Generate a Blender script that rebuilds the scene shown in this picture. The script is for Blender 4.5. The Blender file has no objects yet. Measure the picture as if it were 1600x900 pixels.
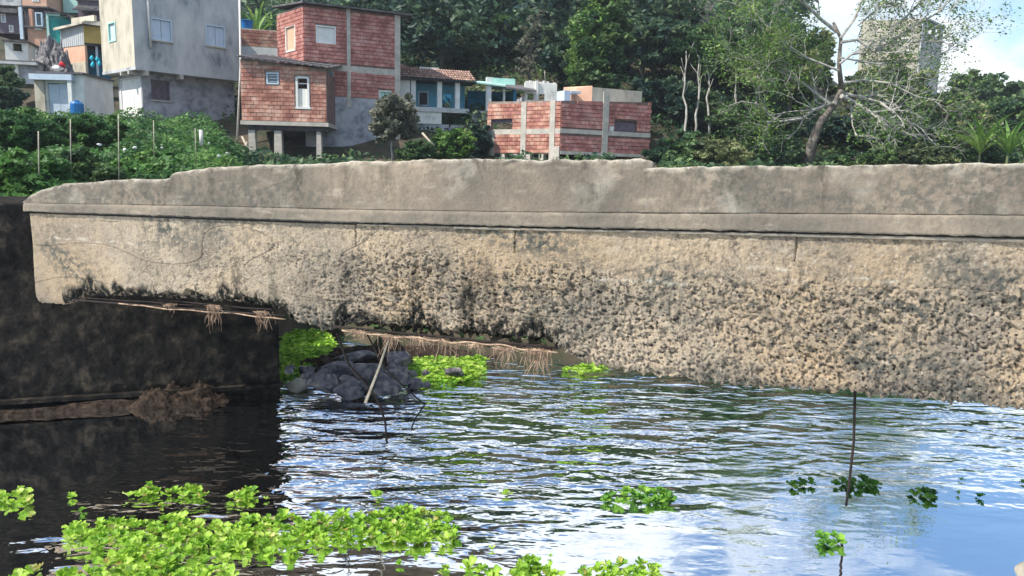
import bpy, math, random
import numpy as np
from mathutils import Vector, Matrix, noise
random.seed(7); RNG = np.random.default_rng(7)
S = bpy.context.scene; C = S.collection
# ------------------------------------------------------------------ camera
F = 1155.0; PITCH = math.atan(175/F); ROLL = math.radians(1.4); EYE = Vector((0, 0, 3.2))
fw = Vector((0, math.cos(PITCH), -math.sin(PITCH))); r0 = Vector((1, 0, 0)); u0_ = r0.cross(fw)
rt = r0*math.cos(ROLL)+u0_*math.sin(ROLL); up = -r0*math.sin(ROLL)+u0_*math.cos(ROLL)
cam = bpy.data.objects.new('camera', bpy.data.cameras.new('camera')); C.objects.link(cam)
cam.data.lens = 36*F/1600; cam.data.sensor_width = 36; cam.data.clip_end = 3000; cam.data.clip_start = .05
cam.matrix_world = Matrix((( rt.x, up.x, -fw.x, EYE.x), (rt.y, up.y, -fw.y, EYE.y), (rt.z, up.z, -fw.z, EYE.z), (0, 0, 0, 1)))
S.camera = cam
# ------------------------------------------------------------------ light
SUN_EL = math.radians(50); SD = Vector((-.88, -.47, 0)).normalized()
sdir = Vector((SD.x*math.cos(SUN_EL), SD.y*math.cos(SUN_EL), math.sin(SUN_EL)))
sl = bpy.data.lights.new('sun', 'SUN'); sl.energy = 5.0; sl.angle = math.radians(.5); sl.color = (1, .93, .82)
so = bpy.data.objects.new('sun', sl); C.objects.link(so); so.rotation_euler = sdir.to_track_quat('Z', 'Y').to_euler()
W = bpy.data.worlds.new('World'); S.world = W; W.use_nodes = True
wn = W.node_tree; wn.nodes.clear()
def N(t, typ, **k):
    n = t.nodes.new(typ)
    for a, b in k.items():
        if a.startswith('i_'):
            key = a[2:].replace('_', ' ')
            n.inputs[int(key) if key.isdigit() else key].default_value = b
        else: setattr(n, a, b)
    return n
L = lambda t, a, b: t.links.new(a, b)
sky = N(wn, 'ShaderNodeTexSky', sky_type='NISHITA', sun_disc=False, sun_elevation=SUN_EL, sun_rotation=math.atan2(SD.x, SD.y))
sky.air_density = 1.3; sky.dust_density = .6
tc = N(wn, 'ShaderNodeTexCoord'); mp = N(wn, 'ShaderNodeMapping'); mp.inputs['Scale'].default_value = (1, 1, 1.9); mp.inputs['Location'].default_value = (9.4914, 13.1495, 13.3282)
L(wn, tc.outputs['Generated'], mp.inputs[0])
nz = N(wn, 'ShaderNodeTexNoise', i_Scale=2.6, i_Detail=7.0, i_Roughness=.55); L(wn, mp.outputs[0], nz.inputs[0])
cr = N(wn, 'ShaderNodeMapRange'); cr.inputs[1].default_value = .46; cr.inputs[2].default_value = .60; cr.interpolation_type = 'SMOOTHSTEP'
L(wn, nz.outputs[0], cr.inputs[0])
mxw = N(wn, 'ShaderNodeMix', data_type='RGBA'); L(wn, cr.outputs[0], mxw.inputs[0]); mxw.inputs[7].default_value = (10.5, 11.0, 11.6, 1)
tint = N(wn, 'ShaderNodeMix', data_type='RGBA', blend_type='MULTIPLY'); tint.inputs[0].default_value = 1; tint.inputs[7].default_value = (1.25, 1.5, 1.75, 1)
L(wn, sky.outputs[0], tint.inputs[6]); L(wn, tint.outputs[2], mxw.inputs[6])
bg = N(wn, 'ShaderNodeBackground', i_Strength=.085); L(wn, mxw.outputs[2], bg.inputs[0])
L(wn, bg.outputs[0], N(wn, 'ShaderNodeOutputWorld').inputs[0])
S.view_settings.view_transform = 'Standard'; S.view_settings.look = 'None'; S.view_settings.exposure = .42; S.view_settings.gamma = 1
S.render.engine = 'CYCLES'
# ------------------------------------------------------------------ projection helpers
def ray(px, py): return fw+rt*((px-800)/F)-up*((py-450)/F)
def atY(px, py, Y): d = ray(px, py); return EYE+d*(Y/d.y)
def atZ(px, py, z=0): d = ray(px, py); return EYE+d*((z-EYE.z)/d.z)
class Face:                                   # vertical plane; u metres along d, z height, o metres towards the viewer
    def __init__(s, o, d):
        s.o = Vector((o[0], o[1], 0)); s.d = Vector((d[0], d[1], 0)).normalized(); s.n = Vector((s.d.y, -s.d.x, 0))
        if s.n.dot(s.o) > 0: s.n = -s.n
    def uz(s, px, py):
        d = ray(px, py); t = (s.o-EYE).dot(s.n)/d.dot(s.n); p = EYE+d*t
        return (p-s.o).dot(s.d), p.z
    def pt(s, u, z, o=0): p = s.o+s.d*u+s.n*o; return Vector((p.x, p.y, z))
    def rect(s, x0, x1, y0, y1):              # pixel rectangle to u0,u1,z0,z1
        xm, ym = (x0+x1)/2, (y0+y1)/2
        a, b = s.uz(x0, ym)[0], s.uz(x1, ym)[0]
        return min(a, b), max(a, b), s.uz(xm, y1)[1], s.uz(xm, y0)[1]
    def back(s, k): return Face(s.pt(0, 0, -k), s.d)
# ------------------------------------------------------------------ mesh builder
class MB:
    def __init__(s): s.v = []; s.f = []
    def quad(s, *p): b = len(s.v); s.v += [tuple(q) for q in p]; s.f.append(tuple(range(b, b+len(p))))
    def hexa(s, p):                           # 8 points: bottom ring, top ring
        b = len(s.v); s.v += [tuple(q) for q in p]
        for q in ((3, 2, 1, 0), (4, 5, 6, 7), (0, 1, 5, 4), (1, 2, 6, 5), (2, 3, 7, 6), (3, 0, 4, 7)): s.f.append(tuple(b+i for i in q))
    def fbox(s, F_, u0, u1, z0, z1, o0, o1, za=None, zb=None):   # za/zb: other top heights at u0/u1
        za = z1 if za is None else za; zb = z1 if zb is None else zb
        s.hexa([F_.pt(u0, z0, o0), F_.pt(u1, z0, o0), F_.pt(u1, z0, o1), F_.pt(u0, z0, o1), F_.pt(u0, za, o0), F_.pt(u1, zb, o0), F_.pt(u1, zb, o1), F_.pt(u0, za, o1)])
    def box(s, c, sz):
        x, y, z = c; a, b, h = sz[0]/2, sz[1]/2, sz[2]/2
        s.hexa([(x-a, y-b, z-h), (x+a, y-b, z-h), (x+a, y+b, z-h), (x-a, y+b, z-h), (x-a, y-b, z+h), (x+a, y-b, z+h), (x+a, y+b, z+h), (x-a, y+b, z+h)])
    def tube(s, pts, rad, n=6, cap=True):
        b = len(s.v); m = len(pts); pts = [Vector(p) for p in pts]
        for i, p in enumerate(pts):
            t = (pts[min(i+1, m-1)]-pts[max(i-1, 0)]); t = t.normalized() if t.length > 1e-9 else Vector((0, 0, 1))
            a = t.cross(Vector((.31, .77, .55))).normalized(); c = t.cross(a)
            r = rad[i] if hasattr(rad, '__len__') else rad
            for k in range(n): w = 2*math.pi*k/n; s.v.append(tuple(p+a*(r*math.cos(w))+c*(r*math.sin(w))))
        for i in range(m-1):
            for k in range(n): k2 = (k+1) % n; s.f.append((b+i*n+k, b+i*n+k2, b+(i+1)*n+k2, b+(i+1)*n+k))
        if cap: s.f.append(tuple(b+k for k in range(n))[::-1]); s.f.append(tuple(b+(m-1)*n+k for k in range(n)))
    def mesh(s, name, m=None, smooth=False, off=(0, 0, 0)):
        me = bpy.data.meshes.new(name); v = np.array(s.v, float)-np.array(off, float)
        me.from_pydata(v.tolist(), [], s.f)
        if m: me.materials.append(m)
        if smooth: me.polygons.foreach_set('use_smooth', [True]*len(me.polygons))
        me.update(); return me
    def build(s, name, m, parent=None, smooth=False, **k):
        off = parent.location if parent else (0, 0, 0)
        pp = parent.parent if parent else None
        if pp: off = Vector(off)+pp.location
        return link(name, s.mesh(name, m, smooth, off), parent, **k)
def link(name, data, parent=None, label=None, cat=None, group=None, kind=None, loc=None):
    o = bpy.data.objects.new(name, data); C.objects.link(o)
    if parent: o.parent = parent
    if loc is not None: o.location = loc
    return tag(o, label, cat, group, kind)
def tag(o, label=None, cat=None, group=None, kind=None):
    if label: o['label'] = label
    if cat: o['category'] = cat
    if group: o['group'] = group
    if kind: o['kind'] = kind
    return o
def thing(name, loc, label, cat, group=None): return link(name, None, None, label, cat, group, loc=Vector(loc))
def quads(name, V, m, parent=None, off=(0, 0, 0), per=4, smooth=False, **k):   # V: (n*per,3) numpy -> n faces
    V = np.asarray(V, float)-np.array(off, float); n = len(V)//per
    me = bpy.data.meshes.new(name); me.vertices.add(len(V)); me.vertices.foreach_set('co', V.ravel())
    me.loops.add(len(V)); me.loops.foreach_set('vertex_index', np.arange(len(V), dtype=np.int32))
    me.polygons.add(n); me.polygons.foreach_set('loop_start', np.arange(n, dtype=np.int32)*per); me.polygons.foreach_set('loop_total', np.full(n, per, np.int32))
    me.update(calc_edges=True); me.materials.append(m); return link(name, me, parent, **k)
def gridmesh(name, P, m, smooth=True, wrap=False):       # P (rows, cols, 3)
    R, K = P.shape[:2]; i = np.arange(R*K).reshape(R, K)
    if wrap: i = np.vstack([i, i[:1]])
    f = np.stack([i[:-1, :-1], i[:-1, 1:], i[1:, 1:], i[1:, :-1]], -1).reshape(-1, 4)
    me = bpy.data.meshes.new(name); me.vertices.add(R*K); me.vertices.foreach_set('co', P.reshape(-1).astype(float))
    me.loops.add(f.size); me.loops.foreach_set('vertex_index', f.ravel().astype(np.int32))
    me.polygons.add(len(f)); me.polygons.foreach_set('loop_start', np.arange(len(f), dtype=np.int32)*4); me.polygons.foreach_set('loop_total', np.full(len(f), 4, np.int32))
    if smooth: me.polygons.foreach_set('use_smooth', np.ones(len(f), bool))
    me.update(calc_edges=True); me.materials.append(m); return me
# ------------------------------------------------------------------ materials
def c4(c): return (c[0], c[1], c[2], 1)
def mat(name, cols, scale=3.0, rough=.85, bump=0, bscale=40, detail=6, lo=.35, hi=.65, stretch=(1, 1, 1), island=0, obj=0, spec=.3, metal=0):
    m = bpy.data.materials.new(name); m.use_nodes = True; t = m.node_tree; b = t.nodes['Principled BSDF']
    b.inputs['Roughness'].default_value = rough; b.inputs['Specular IOR Level'].default_value = spec; b.inputs['Metallic'].default_value = metal
    g = N(t, 'ShaderNodeNewGeometry'); mp = N(t, 'ShaderNodeMapping'); mp.inputs['Scale'].default_value = stretch; L(t, g.outputs['Position'], mp.inputs[0])
    n = N(t, 'ShaderNodeTexNoise', i_Scale=scale, i_Detail=detail, i_Roughness=.62); L(t, mp.outputs[0], n.inputs[0])
    r = N(t, 'ShaderNodeValToRGB'); e = r.color_ramp.elements
    e[0].position = lo; e[0].color = c4(cols[0]); e[1].position = hi; e[1].color = c4(cols[-1])
    for i, c in enumerate(cols[1:-1]): x = e.new(lo+(hi-lo)*(i+1)/(len(cols)-1)); x.color = c4(c)
    L(t, n.outputs[0], r.inputs[0]); out = r.outputs[0]
    for amt, src in ((island, g.outputs['Random Per Island']), (obj, None)):
        if amt:
            if src is None: src = N(t, 'ShaderNodeObjectInfo').outputs['Random']
            mr = N(t, 'ShaderNodeMapRange'); mr.inputs[3].default_value = 1-amt; mr.inputs[4].default_value = 1+amt; L(t, src, mr.inputs[0])
            hs = N(t, 'ShaderNodeHueSaturation'); L(t, mr.outputs[0], hs.inputs['Value']); L(t, out, hs.inputs['Color']); out = hs.outputs[0]
    L(t, out, b.inputs['Base Color'])
    if bump:
        n2 = N(t, 'ShaderNodeTexNoise', i_Scale=bscale, i_Detail=5.0); L(t, mp.outputs[0], n2.inputs[0])
        bp = N(t, 'ShaderNodeBump', i_Strength=bump, i_Distance=.02); L(t, n2.outputs[0], bp.inputs['Height']); L(t, bp.outputs[0], b.inputs['Normal'])
    return m
def leafmat(name, cols, scale=.6, trans=.35, rough=.55, var=.35, lo=.38, hi=.62):
    m = mat(name, cols, scale, rough, lo=lo, hi=hi, detail=3, island=var, spec=.35); t = m.node_tree; b = t.nodes['Principled BSDF']
    src = b.inputs['Base Color'].links[0].from_socket; tr = N(t, 'ShaderNodeBsdfTranslucent'); L(t, src, tr.inputs[0])
    ms = N(t, 'ShaderNodeMixShader', i_0=trans); L(t, b.outputs[0], ms.inputs[1]); L(t, tr.outputs[0], ms.inputs[2])
    L(t, ms.outputs[0], t.nodes['Material Output'].inputs[0]); return m
M = {}
M['plaster_grey'] = mat('plaster_grey', [(.16, .175, .20), (.40, .415, .43), (.52, .53, .53), (.60, .60, .59)], 1.3, bump=.4, bscale=12, stretch=(1, 1, .45), lo=.3, hi=.7, detail=10)
M['plaster_cream'] = mat('plaster_cream', [(.34, .31, .25), (.52, .48, .39), (.60, .55, .45)], 1.6, bump=.25, bscale=12, stretch=(1, 1, .5))
M['plaster_dark'] = mat('plaster_dark', [(.18, .185, .21), (.36, .37, .41), (.47, .475, .51)], 1.5, bump=.3, bscale=14)
M['white'] = mat('white_paint', [(.62, .64, .62), (.80, .80, .78)], 2, rough=.6)
M['whitewash'] = mat('whitewash', [(.42, .42, .38), (.70, .70, .65), (.78, .77, .72)], 1.6, bump=.2, lo=.3, hi=.55)
M['shutter'] = mat('shutter_paint', [(.45, .55, .66), (.55, .64, .74)], 3, rough=.5)
M['glass'] = mat('window_glass', [(.05, .08, .10), (.09, .13, .16)], 2, rough=.1, spec=.6)
M['dark'] = mat('dark_wood', [(.03, .028, .03), (.07, .06, .06)], 4, rough=.8)
M['mauve'] = mat('weathered_shutter', [(.11, .09, .12), (.18, .14, .17)], 5)
M['brick'] = mat('brick', [(.31, .115, .10), (.45, .19, .16), (.56, .31, .27)], 2.2, rough=.9, island=.14, obj=.14, bump=.4, bscale=30)
M['brick_pale'] = mat('brick_pale', [(.31, .13, .10), (.46, .22, .165), (.58, .36, .28)], 1.4, rough=.9, island=.2, obj=.2, bump=.4, bscale=30, lo=.4, hi=.6)
M['mortar'] = mat('mortar', [(.20, .14, .12), (.34, .28, .24)], 3)
M['mortar_dark'] = mat('mortar_dark', [(.13, .075, .07), (.24, .16, .14)], 3)
M['post'] = mat('post_concrete', [(.38, .36, .32), (.54, .50, .44)], 3, bump=.3)
M['roof_sheet'] = mat('fibre_cement', [(.07, .065, .07), (.16, .15, .16)], 2.5)
M['tile'] = mat('roof_tile', [(.17, .09, .075), (.33, .20, .16), (.46, .34, .28)], 5, island=.3)
M['pink'] = mat('salmon_paint', [(.52, .27, .19), (.62, .34, .24)], 2)
M['orange'] = mat('apricot_paint', [(.60, .36, .25), (.68, .43, .30)], 2)
M['teal'] = mat('teal_paint', [(.01, .20, .19), (.03, .32, .29)], 2)
M['mint'] = mat('mint_paint', [(.34, .60, .54), (.48, .72, .66)], 2)
M['aqua'] = mat('aqua_paint', [(.10, .35, .52), (.2, .48, .62)], 1.5)
M['blue'] = mat('blue_paint', [(.02, .16, .30), (.06, .28, .46)], 1.5)
M['yellow'] = mat('ochre_paint', [(.42, .30, .08), (.52, .38, .12)], 2)
M['corrug'] = mat('grey_sheet', [(.36, .38, .40), (.52, .54, .54)], 6, stretch=(3, 3, .3))
M['tank'] = mat('blue_plastic', [(.01, .12, .38), (.02, .18, .46)], 2, rough=.4)
M['cyan'] = mat('cyan_plastic', [(.02, .45, .62), (.05, .6, .75)], 2, rough=.5)
M['red'] = mat('red_cloth', [(.5, .02, .04), (.62, .04, .06)], 4)
M['pipe'] = mat('pvc_pipe', [(.60, .57, .52), (.74, .72, .68)], 3, rough=.5)
M['rust'] = mat('rusty_steel', [(.010, .009, .009), (.035, .022, .018)], 14, rough=.8, bump=.4)
M['root'] = mat('dry_roots', [(.16, .10, .07), (.52, .37, .26)], 14, island=.3)
M['stick'] = mat('pale_stick', [(.32, .28, .22), (.50, .45, .36)], 9)
M['stone'] = mat('dark_stone', [(.05, .05, .062), (.13, .125, .14), (.27, .25, .23)], 6, rough=.8, bump=.8, bscale=25)
M['stone_pale'] = mat('pale_stone', [(.22, .20, .16), (.36, .33, .27)], 5, bump=.6)
M['mud'] = mat('mud', [(.014, .011, .009), (.04, .03, .024), (.075, .055, .042)], 12, bump=1, bscale=22, spec=.04)
M['bark'] = mat('bark', [(.09, .075, .065), (.24, .21, .18)], 3, bump=.5)
M['bark_pale'] = mat('pale_bark', [(.26, .25, .23), (.50, .48, .44)], 4, bump=.4)
M['litter'] = mat('plastic_litter', [(.6, .62, .64), (.8, .8, .8)], 4, rough=.5)
M['ground'] = mat('soil_and_weeds', [(.022, .034, .014), (.05, .045, .028), (.11, .08, .058)], .8, bump=1, bscale=6, detail=10)
M['f_dark'] = leafmat('leaves_dark', [(.020, .056, .052), (.055, .11, .07), (.14, .21, .10)], .40)
M['f_mid'] = leafmat('leaves_mid', [(.03, .075, .042), (.075, .145, .055), (.15, .23, .08)], .45)
M['f_olive'] = leafmat('leaves_olive', [(.08, .115, .06), (.19, .23, .10), (.33, .35, .17)], .5)
M['f_bright'] = leafmat('leaves_bright', [(.06, .14, .035), (.13, .25, .05), (.24, .36, .09)], .6)
M['f_grey'] = leafmat('leaves_grey', [(.10, .12, .09), (.19, .20, .15), (.27, .27, .2)], .9)
M['weed'] = leafmat('weeds', [(.03, .085, .035), (.08, .19, .05), (.19, .33, .09)], .45, lo=.36, hi=.66)
M['lettuce'] = leafmat('water_lettuce_leaf', [(.09, .23, .03), (.22, .43, .04), (.38, .58, .07), (.58, .70, .22)], 7, trans=.4, rough=.5, var=.35, lo=.3, hi=.7)
M['lettuce_old'] = leafmat('withered_leaf', [(.30, .24, .06), (.45, .42, .10), (.55, .55, .25)], 9, trans=.3, rough=.6, var=.3)
M['lettuce_dark'] = leafmat('water_lettuce_leaf_dark', [(.06, .18, .03), (.14, .34, .04), (.28, .50, .07)], 4, trans=.35, rough=.5, var=.25)

def concrete_beam(name, rough_detail):
    m = bpy.data.materials.new(name); m.use_nodes = True; t = m.node_tree; b = t.nodes['Principled BSDF']; b.inputs['Roughness'].default_value = .93; b.inputs['Specular IOR Level'].default_value = .15
    g = N(t, 'ShaderNodeNewGeometry')
    def nz(sc, det=6, st=(1, 1, 1), rg=.6):
        mp = N(t, 'ShaderNodeMapping'); mp.inputs['Scale'].default_value = st; L(t, g.outputs['Position'], mp.inputs[0])
        n = N(t, 'ShaderNodeTexNoise', i_Scale=sc, i_Detail=det, i_Roughness=rg); L(t, mp.outputs[0], n.inputs[0]); return n.outputs[0]
    def ramp(src, pts):
        r = N(t, 'ShaderNodeValToRGB'); e = r.color_ramp.elements
        e[0].position, e[0].color = pts[0][0], c4(pts[0][1]); e[1].position, e[1].color = pts[-1][0], c4(pts[-1][1])
        for p, c in pts[1:-1]: e.new(p).color = c4(c)
        L(t, src, r.inputs[0]); return r.outputs[0]
    def mix(f, a, b_, mode='MIX'):
        x = N(t, 'ShaderNodeMix', data_type='RGBA', blend_type=mode)
        L(t, f, x.inputs[0]) if not isinstance(f, float) else setattr(x.inputs[0], 'default_value', f)
        L(t, a, x.inputs[6]); L(t, b_, x.inputs[7]) if not isinstance(b_, tuple) else setattr(x.inputs[7], 'default_value', c4(b_)); return x.outputs[2]
    def rng(src, a, b_, c=0, d=1):
        x = N(t, 'ShaderNodeMapRange'); x.inputs[1].default_value = a; x.inputs[2].default_value = b_; x.inputs[3].default_value = c; x.inputs[4].default_value = d; L(t, src, x.inputs[0]); return x.outputs[0]
    if rough_detail: base = ramp(nz(1.1, 8), [(.34, (.22, .185, .145)), (.48, (.35, .29, .22)), (.62, (.47, .385, .285))])
    else: base = ramp(nz(1.0, 8), [(.34, (.135, .118, .10)), (.5, (.20, .17, .137)), (.66, (.29, .24, .185))])
    at = N(t, 'ShaderNodeAttribute', attribute_name='stain_shading'); sep = N(t, 'ShaderNodeSeparateColor'); L(t, at.outputs['Color'], sep.inputs[0])
    sp = N(t, 'ShaderNodeMath', operation='MULTIPLY'); L(t, rng(nz(30, 5), .50, .60, 0, .8 if rough_detail else .2), sp.inputs[0])
    if rough_detail: L(t, rng(at.outputs['Alpha'], .0, .8, .12, 1), sp.inputs[1])
    else: sp.inputs[1].default_value = 1
    base = mix(rng(nz(.55, 4), .45, .62, 0, .6), base, (.33, .235, .14)) if rough_detail else base
    c = mix(sp.outputs[0], base, (.10, .092, .08))
    if rough_detail:
        s2 = N(t, 'ShaderNodeMath', operation='MULTIPLY'); L(t, rng(nz(13, 6), .56, .61, 0, .85), s2.inputs[0]); L(t, rng(at.outputs['Alpha'], .0, .7, .25, 1), s2.inputs[1]); c = mix(s2.outputs[0], c, (.055, .052, .047))
        c = mix(rng(nz(24, 4), .60, .68, 0, .5), c, (.56, .50, .42))
    c = mix(rng(nz(5, 5, (.6, .6, 1.8)), .58, .7, 0, .35), c, (.52, .45, .36))
    gm = N(t, 'ShaderNodeMath', operation='MULTIPLY'); L(t, sep.outputs[0], gm.inputs[0]); L(t, rng(nz(16, 6), .42, .58), gm.inputs[1])
    c = mix(gm.outputs[0], c, (.085, .088, .078))                 # grey lichen patches
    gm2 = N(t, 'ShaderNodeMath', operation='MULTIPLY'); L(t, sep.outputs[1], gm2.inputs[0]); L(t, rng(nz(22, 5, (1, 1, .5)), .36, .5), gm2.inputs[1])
    c = mix(gm2.outputs[0], c, (.016, .017, .016))                # black drip streaks, plus shade painted into the girder cavities
    gm3 = N(t, 'ShaderNodeMath', operation='MULTIPLY'); L(t, sep.outputs[2], gm3.inputs[0]); L(t, rng(nz(9, 5), .38, .55), gm3.inputs[1])
    c = mix(gm3.outputs[0], c, (.60, .56, .47))                   # fresh pale scars, plus light on the parapet rim painted pale
    L(t, c, b.inputs['Base Color'])
    bp = N(t, 'ShaderNodeBump', i_Strength=.8 if rough_detail else .45, i_Distance=.02); L(t, nz(45, 6, rg=.7), bp.inputs['Height']); L(t, bp.outputs[0], b.inputs['Normal'])
    return m
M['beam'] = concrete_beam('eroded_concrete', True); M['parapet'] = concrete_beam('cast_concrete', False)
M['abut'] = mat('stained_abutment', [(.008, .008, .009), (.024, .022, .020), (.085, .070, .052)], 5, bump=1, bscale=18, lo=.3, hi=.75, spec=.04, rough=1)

# ------------------------------------------------------------------ terrain
def sm(a, b, x): t = np.clip((x-a)/(b-a), 0, 1); return t*t*(3-2*t)
BX = [-60, -9, -6, -4.9, -4.1, -3.3, -2.4, 0, 3, 6, 14, 40, 120]; BY = [6, 9.2, 10.3, 11.2, 15.9, 14.8, 13.2, 12.9, 12.7, 13.2, 16, 25, 34]
def terrain(x, y):
    x = np.asarray(x, float); y = np.asarray(y, float)
    yb = np.interp(x, BX, BY); q = np.where(y > 3, x/np.maximum(y, 3), 0)*F
    left = 1-sm(-480, -400, q); k = .092+.053*np.maximum(left, .45*sm(-150, 0, q)); y0 = 37.5+4.5*left
    t = y-yb; tp = np.clip(t, 0, 60)
    z = np.where(t > 0, 1.2*(1-np.exp(-tp/1.2))+k*tp, -.8*np.clip(-t, 0, 1))
    hill = .33*np.clip(y-y0, 0, 45)*(1-.85*sm(230, 640, q)); z = z+hill
    nb = -(y-1.0); z = np.where(nb > 0, 1.5*(1-np.exp(-nb/.8))-.8*np.exp(-nb/.3), z)
    far = np.clip(np.hypot(x, y)-110, 0, 1e9); z = z*np.exp(-far/260)+.02
    return np.where((t < 0) & (nb < 0), np.minimum(z, -.3*np.clip(-t, 0, 1)-.0), z)
def tz(x, y): return float(terrain(x, y))
ax = np.concatenate([-np.geomspace(1500, 46, 22), np.arange(-45, 45.1, .5), np.geomspace(46, 1500, 22)])
ay = np.concatenate([-np.geomspace(1500, 6, 18), np.arange(-5, 75, .5), np.geomspace(76, 1500, 24)])
GX, GY = np.meshgrid(ax, ay); GZ = terrain(GX, GY)
GZ = GZ+np.where(GZ > .3, .12*np.sin(GX*1.7+GY*.9)*np.sin(GY*1.3-GX*.4)+.06*np.sin(GX*4.1)*np.sin(GY*3.7), 0)
link('ground', gridmesh('ground', np.stack([GX, GY, GZ], -1), M['ground']), kind='structure')
# water
def water_mat():
    m = bpy.data.materials.new('river_water'); m.use_nodes = True; t = m.node_tree; b = t.nodes['Principled BSDF']
    b.inputs['Base Color'].default_value = (.84, .87, .90, 1); b.inputs['Roughness'].default_value = .015; b.inputs['IOR'].default_value = 1.33; b.inputs['Metallic'].default_value = 1
    g = N(t, 'ShaderNodeNewGeometry')
    def nz(sc, st, det=3):
        mp = N(t, 'ShaderNodeMapping'); mp.inputs['Scale'].default_value = st; L(t, g.outputs['Position'], mp.inputs[0])
        n = N(t, 'ShaderNodeTexNoise', i_Scale=sc, i_Detail=det, i_Distortion=.3); L(t, mp.outputs[0], n.inputs[0]); return n.outputs[0]
    a = nz(2.5, (.5, 1.15, 1), 2); c = nz(8.0, (.6, 1.1, 1), 2); c2 = nz(.6, (1, 1, 1), 2)
    ad = N(t, 'ShaderNodeMath', operation='MULTIPLY_ADD'); ad.inputs[1].default_value = .20; L(t, c, ad.inputs[0]); L(t, a, ad.inputs[2])
    pm = N(t, 'ShaderNodeMapRange'); pm.inputs[1].default_value = .38; pm.inputs[2].default_value = .62; pm.inputs[3].default_value = .35; pm.inputs[4].default_value = 1.25; L(t, c2, pm.inputs[0])
    at = N(t, 'ShaderNodeAttribute', attribute_name='chop')
    bp = N(t, 'ShaderNodeBump', i_Distance=.15); mm = N(t, 'ShaderNodeMath', operation='MULTIPLY', use_clamp=True); L(t, at.outputs['Fac'], mm.inputs[0]); L(t, pm.outputs[0], mm.inputs[1]); L(t, mm.outputs[0], bp.inputs['Strength']); L(t, ad.outputs[0], bp.inputs['Height']); L(t, bp.outputs[0], b.inputs['Normal'])
    return m
wx = np.concatenate([[-400, -100, -40], np.arange(-14, 20, .25), [40, 100, 400]]); wy = np.concatenate([[-6, -1], np.arange(0, 26, .25), [40, 60]])
WX, WY = np.meshgrid(wx, wy); wme = gridmesh('river', np.stack([WX, WY, np.zeros_like(WX)], -1), water_mat())
chop = .02+.98*sm(-4.3, -3.2, WX-.15*(WY-9))*sm(5.0, 8.5, WY-.25*WX)*(1-.55*sm(1.5, 5, WX))
chop = chop*(1-.8*sm(.9, 2.6, WX)*sm(8.6, 7.2, WY))
chop = np.clip(chop+.08*sm(4.5, 7, WY)*sm(-3.5, 0, WX), 0, 1)
a_ = wme.attributes.new('chop', 'FLOAT', 'POINT'); a_.data.foreach_set('value', chop.ravel())
link('river', wme, kind='structure')
# ------------------------------------------------------------------ bridge
PL = atY(45, 320, 8.6); PR = atY(1600, 340, 6.0); BF = Face((PL.x, PL.y), (PR.x-PL.x, PR.y-PL.y)); BL = (Vector((PR.x, PR.y, 0))-Vector((PL.x, PL.y, 0))).length
def tab(pts): a = np.array([BF.uz(*p) for p in pts]); return a[:, 0], a[:, 1]
T_top = tab([(36, 315), (48, 306), (70, 294), (100, 287), (160, 283), (262, 278), (268, 271), (300, 265), (400, 258), (560, 252), (700, 249), (900, 250), (1000, 247), (1014, 250), (1030, 259)])
T_top2 = tab([(1010, 262), (1100, 261), (1200, 260), (1400, 258), (1600, 255), (1900, 250)])
T_l1 = tab([(40, 317), (300, 321), (550, 327), (800, 331), (1200, 333), (1600, 336), (1900, 340)])
T_l2 = tab([(45, 330), (300, 338), (550, 347), (800, 353), (1000, 357), (1200, 361), (1600, 370), (1900, 378)])
T_l3 = tab([(45, 333), (550, 351), (760, 358), (1000, 363), (1200, 368), (1600, 378), (1900, 387)])
T_bot = tab([(62, 473), (95, 476), (112, 470), (125, 464), (200, 464), (300, 470), (400, 478), (443, 490), (452, 500), (515, 516), (525, 509), (600, 515), (700, 523), (800, 532), (860, 538), (880, 548), (900, 562), (950, 575), (1000, 583), (1100, 597), (1200, 606), (1300, 611), (1400, 620), (1500, 630), (1600, 641), (1900, 668)])
def uof(px, py=400): return BF.uz(px, py)[0]
def fbm(p, o=4): return noise.fractal(p, 1.0, 2.0, o)
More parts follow.
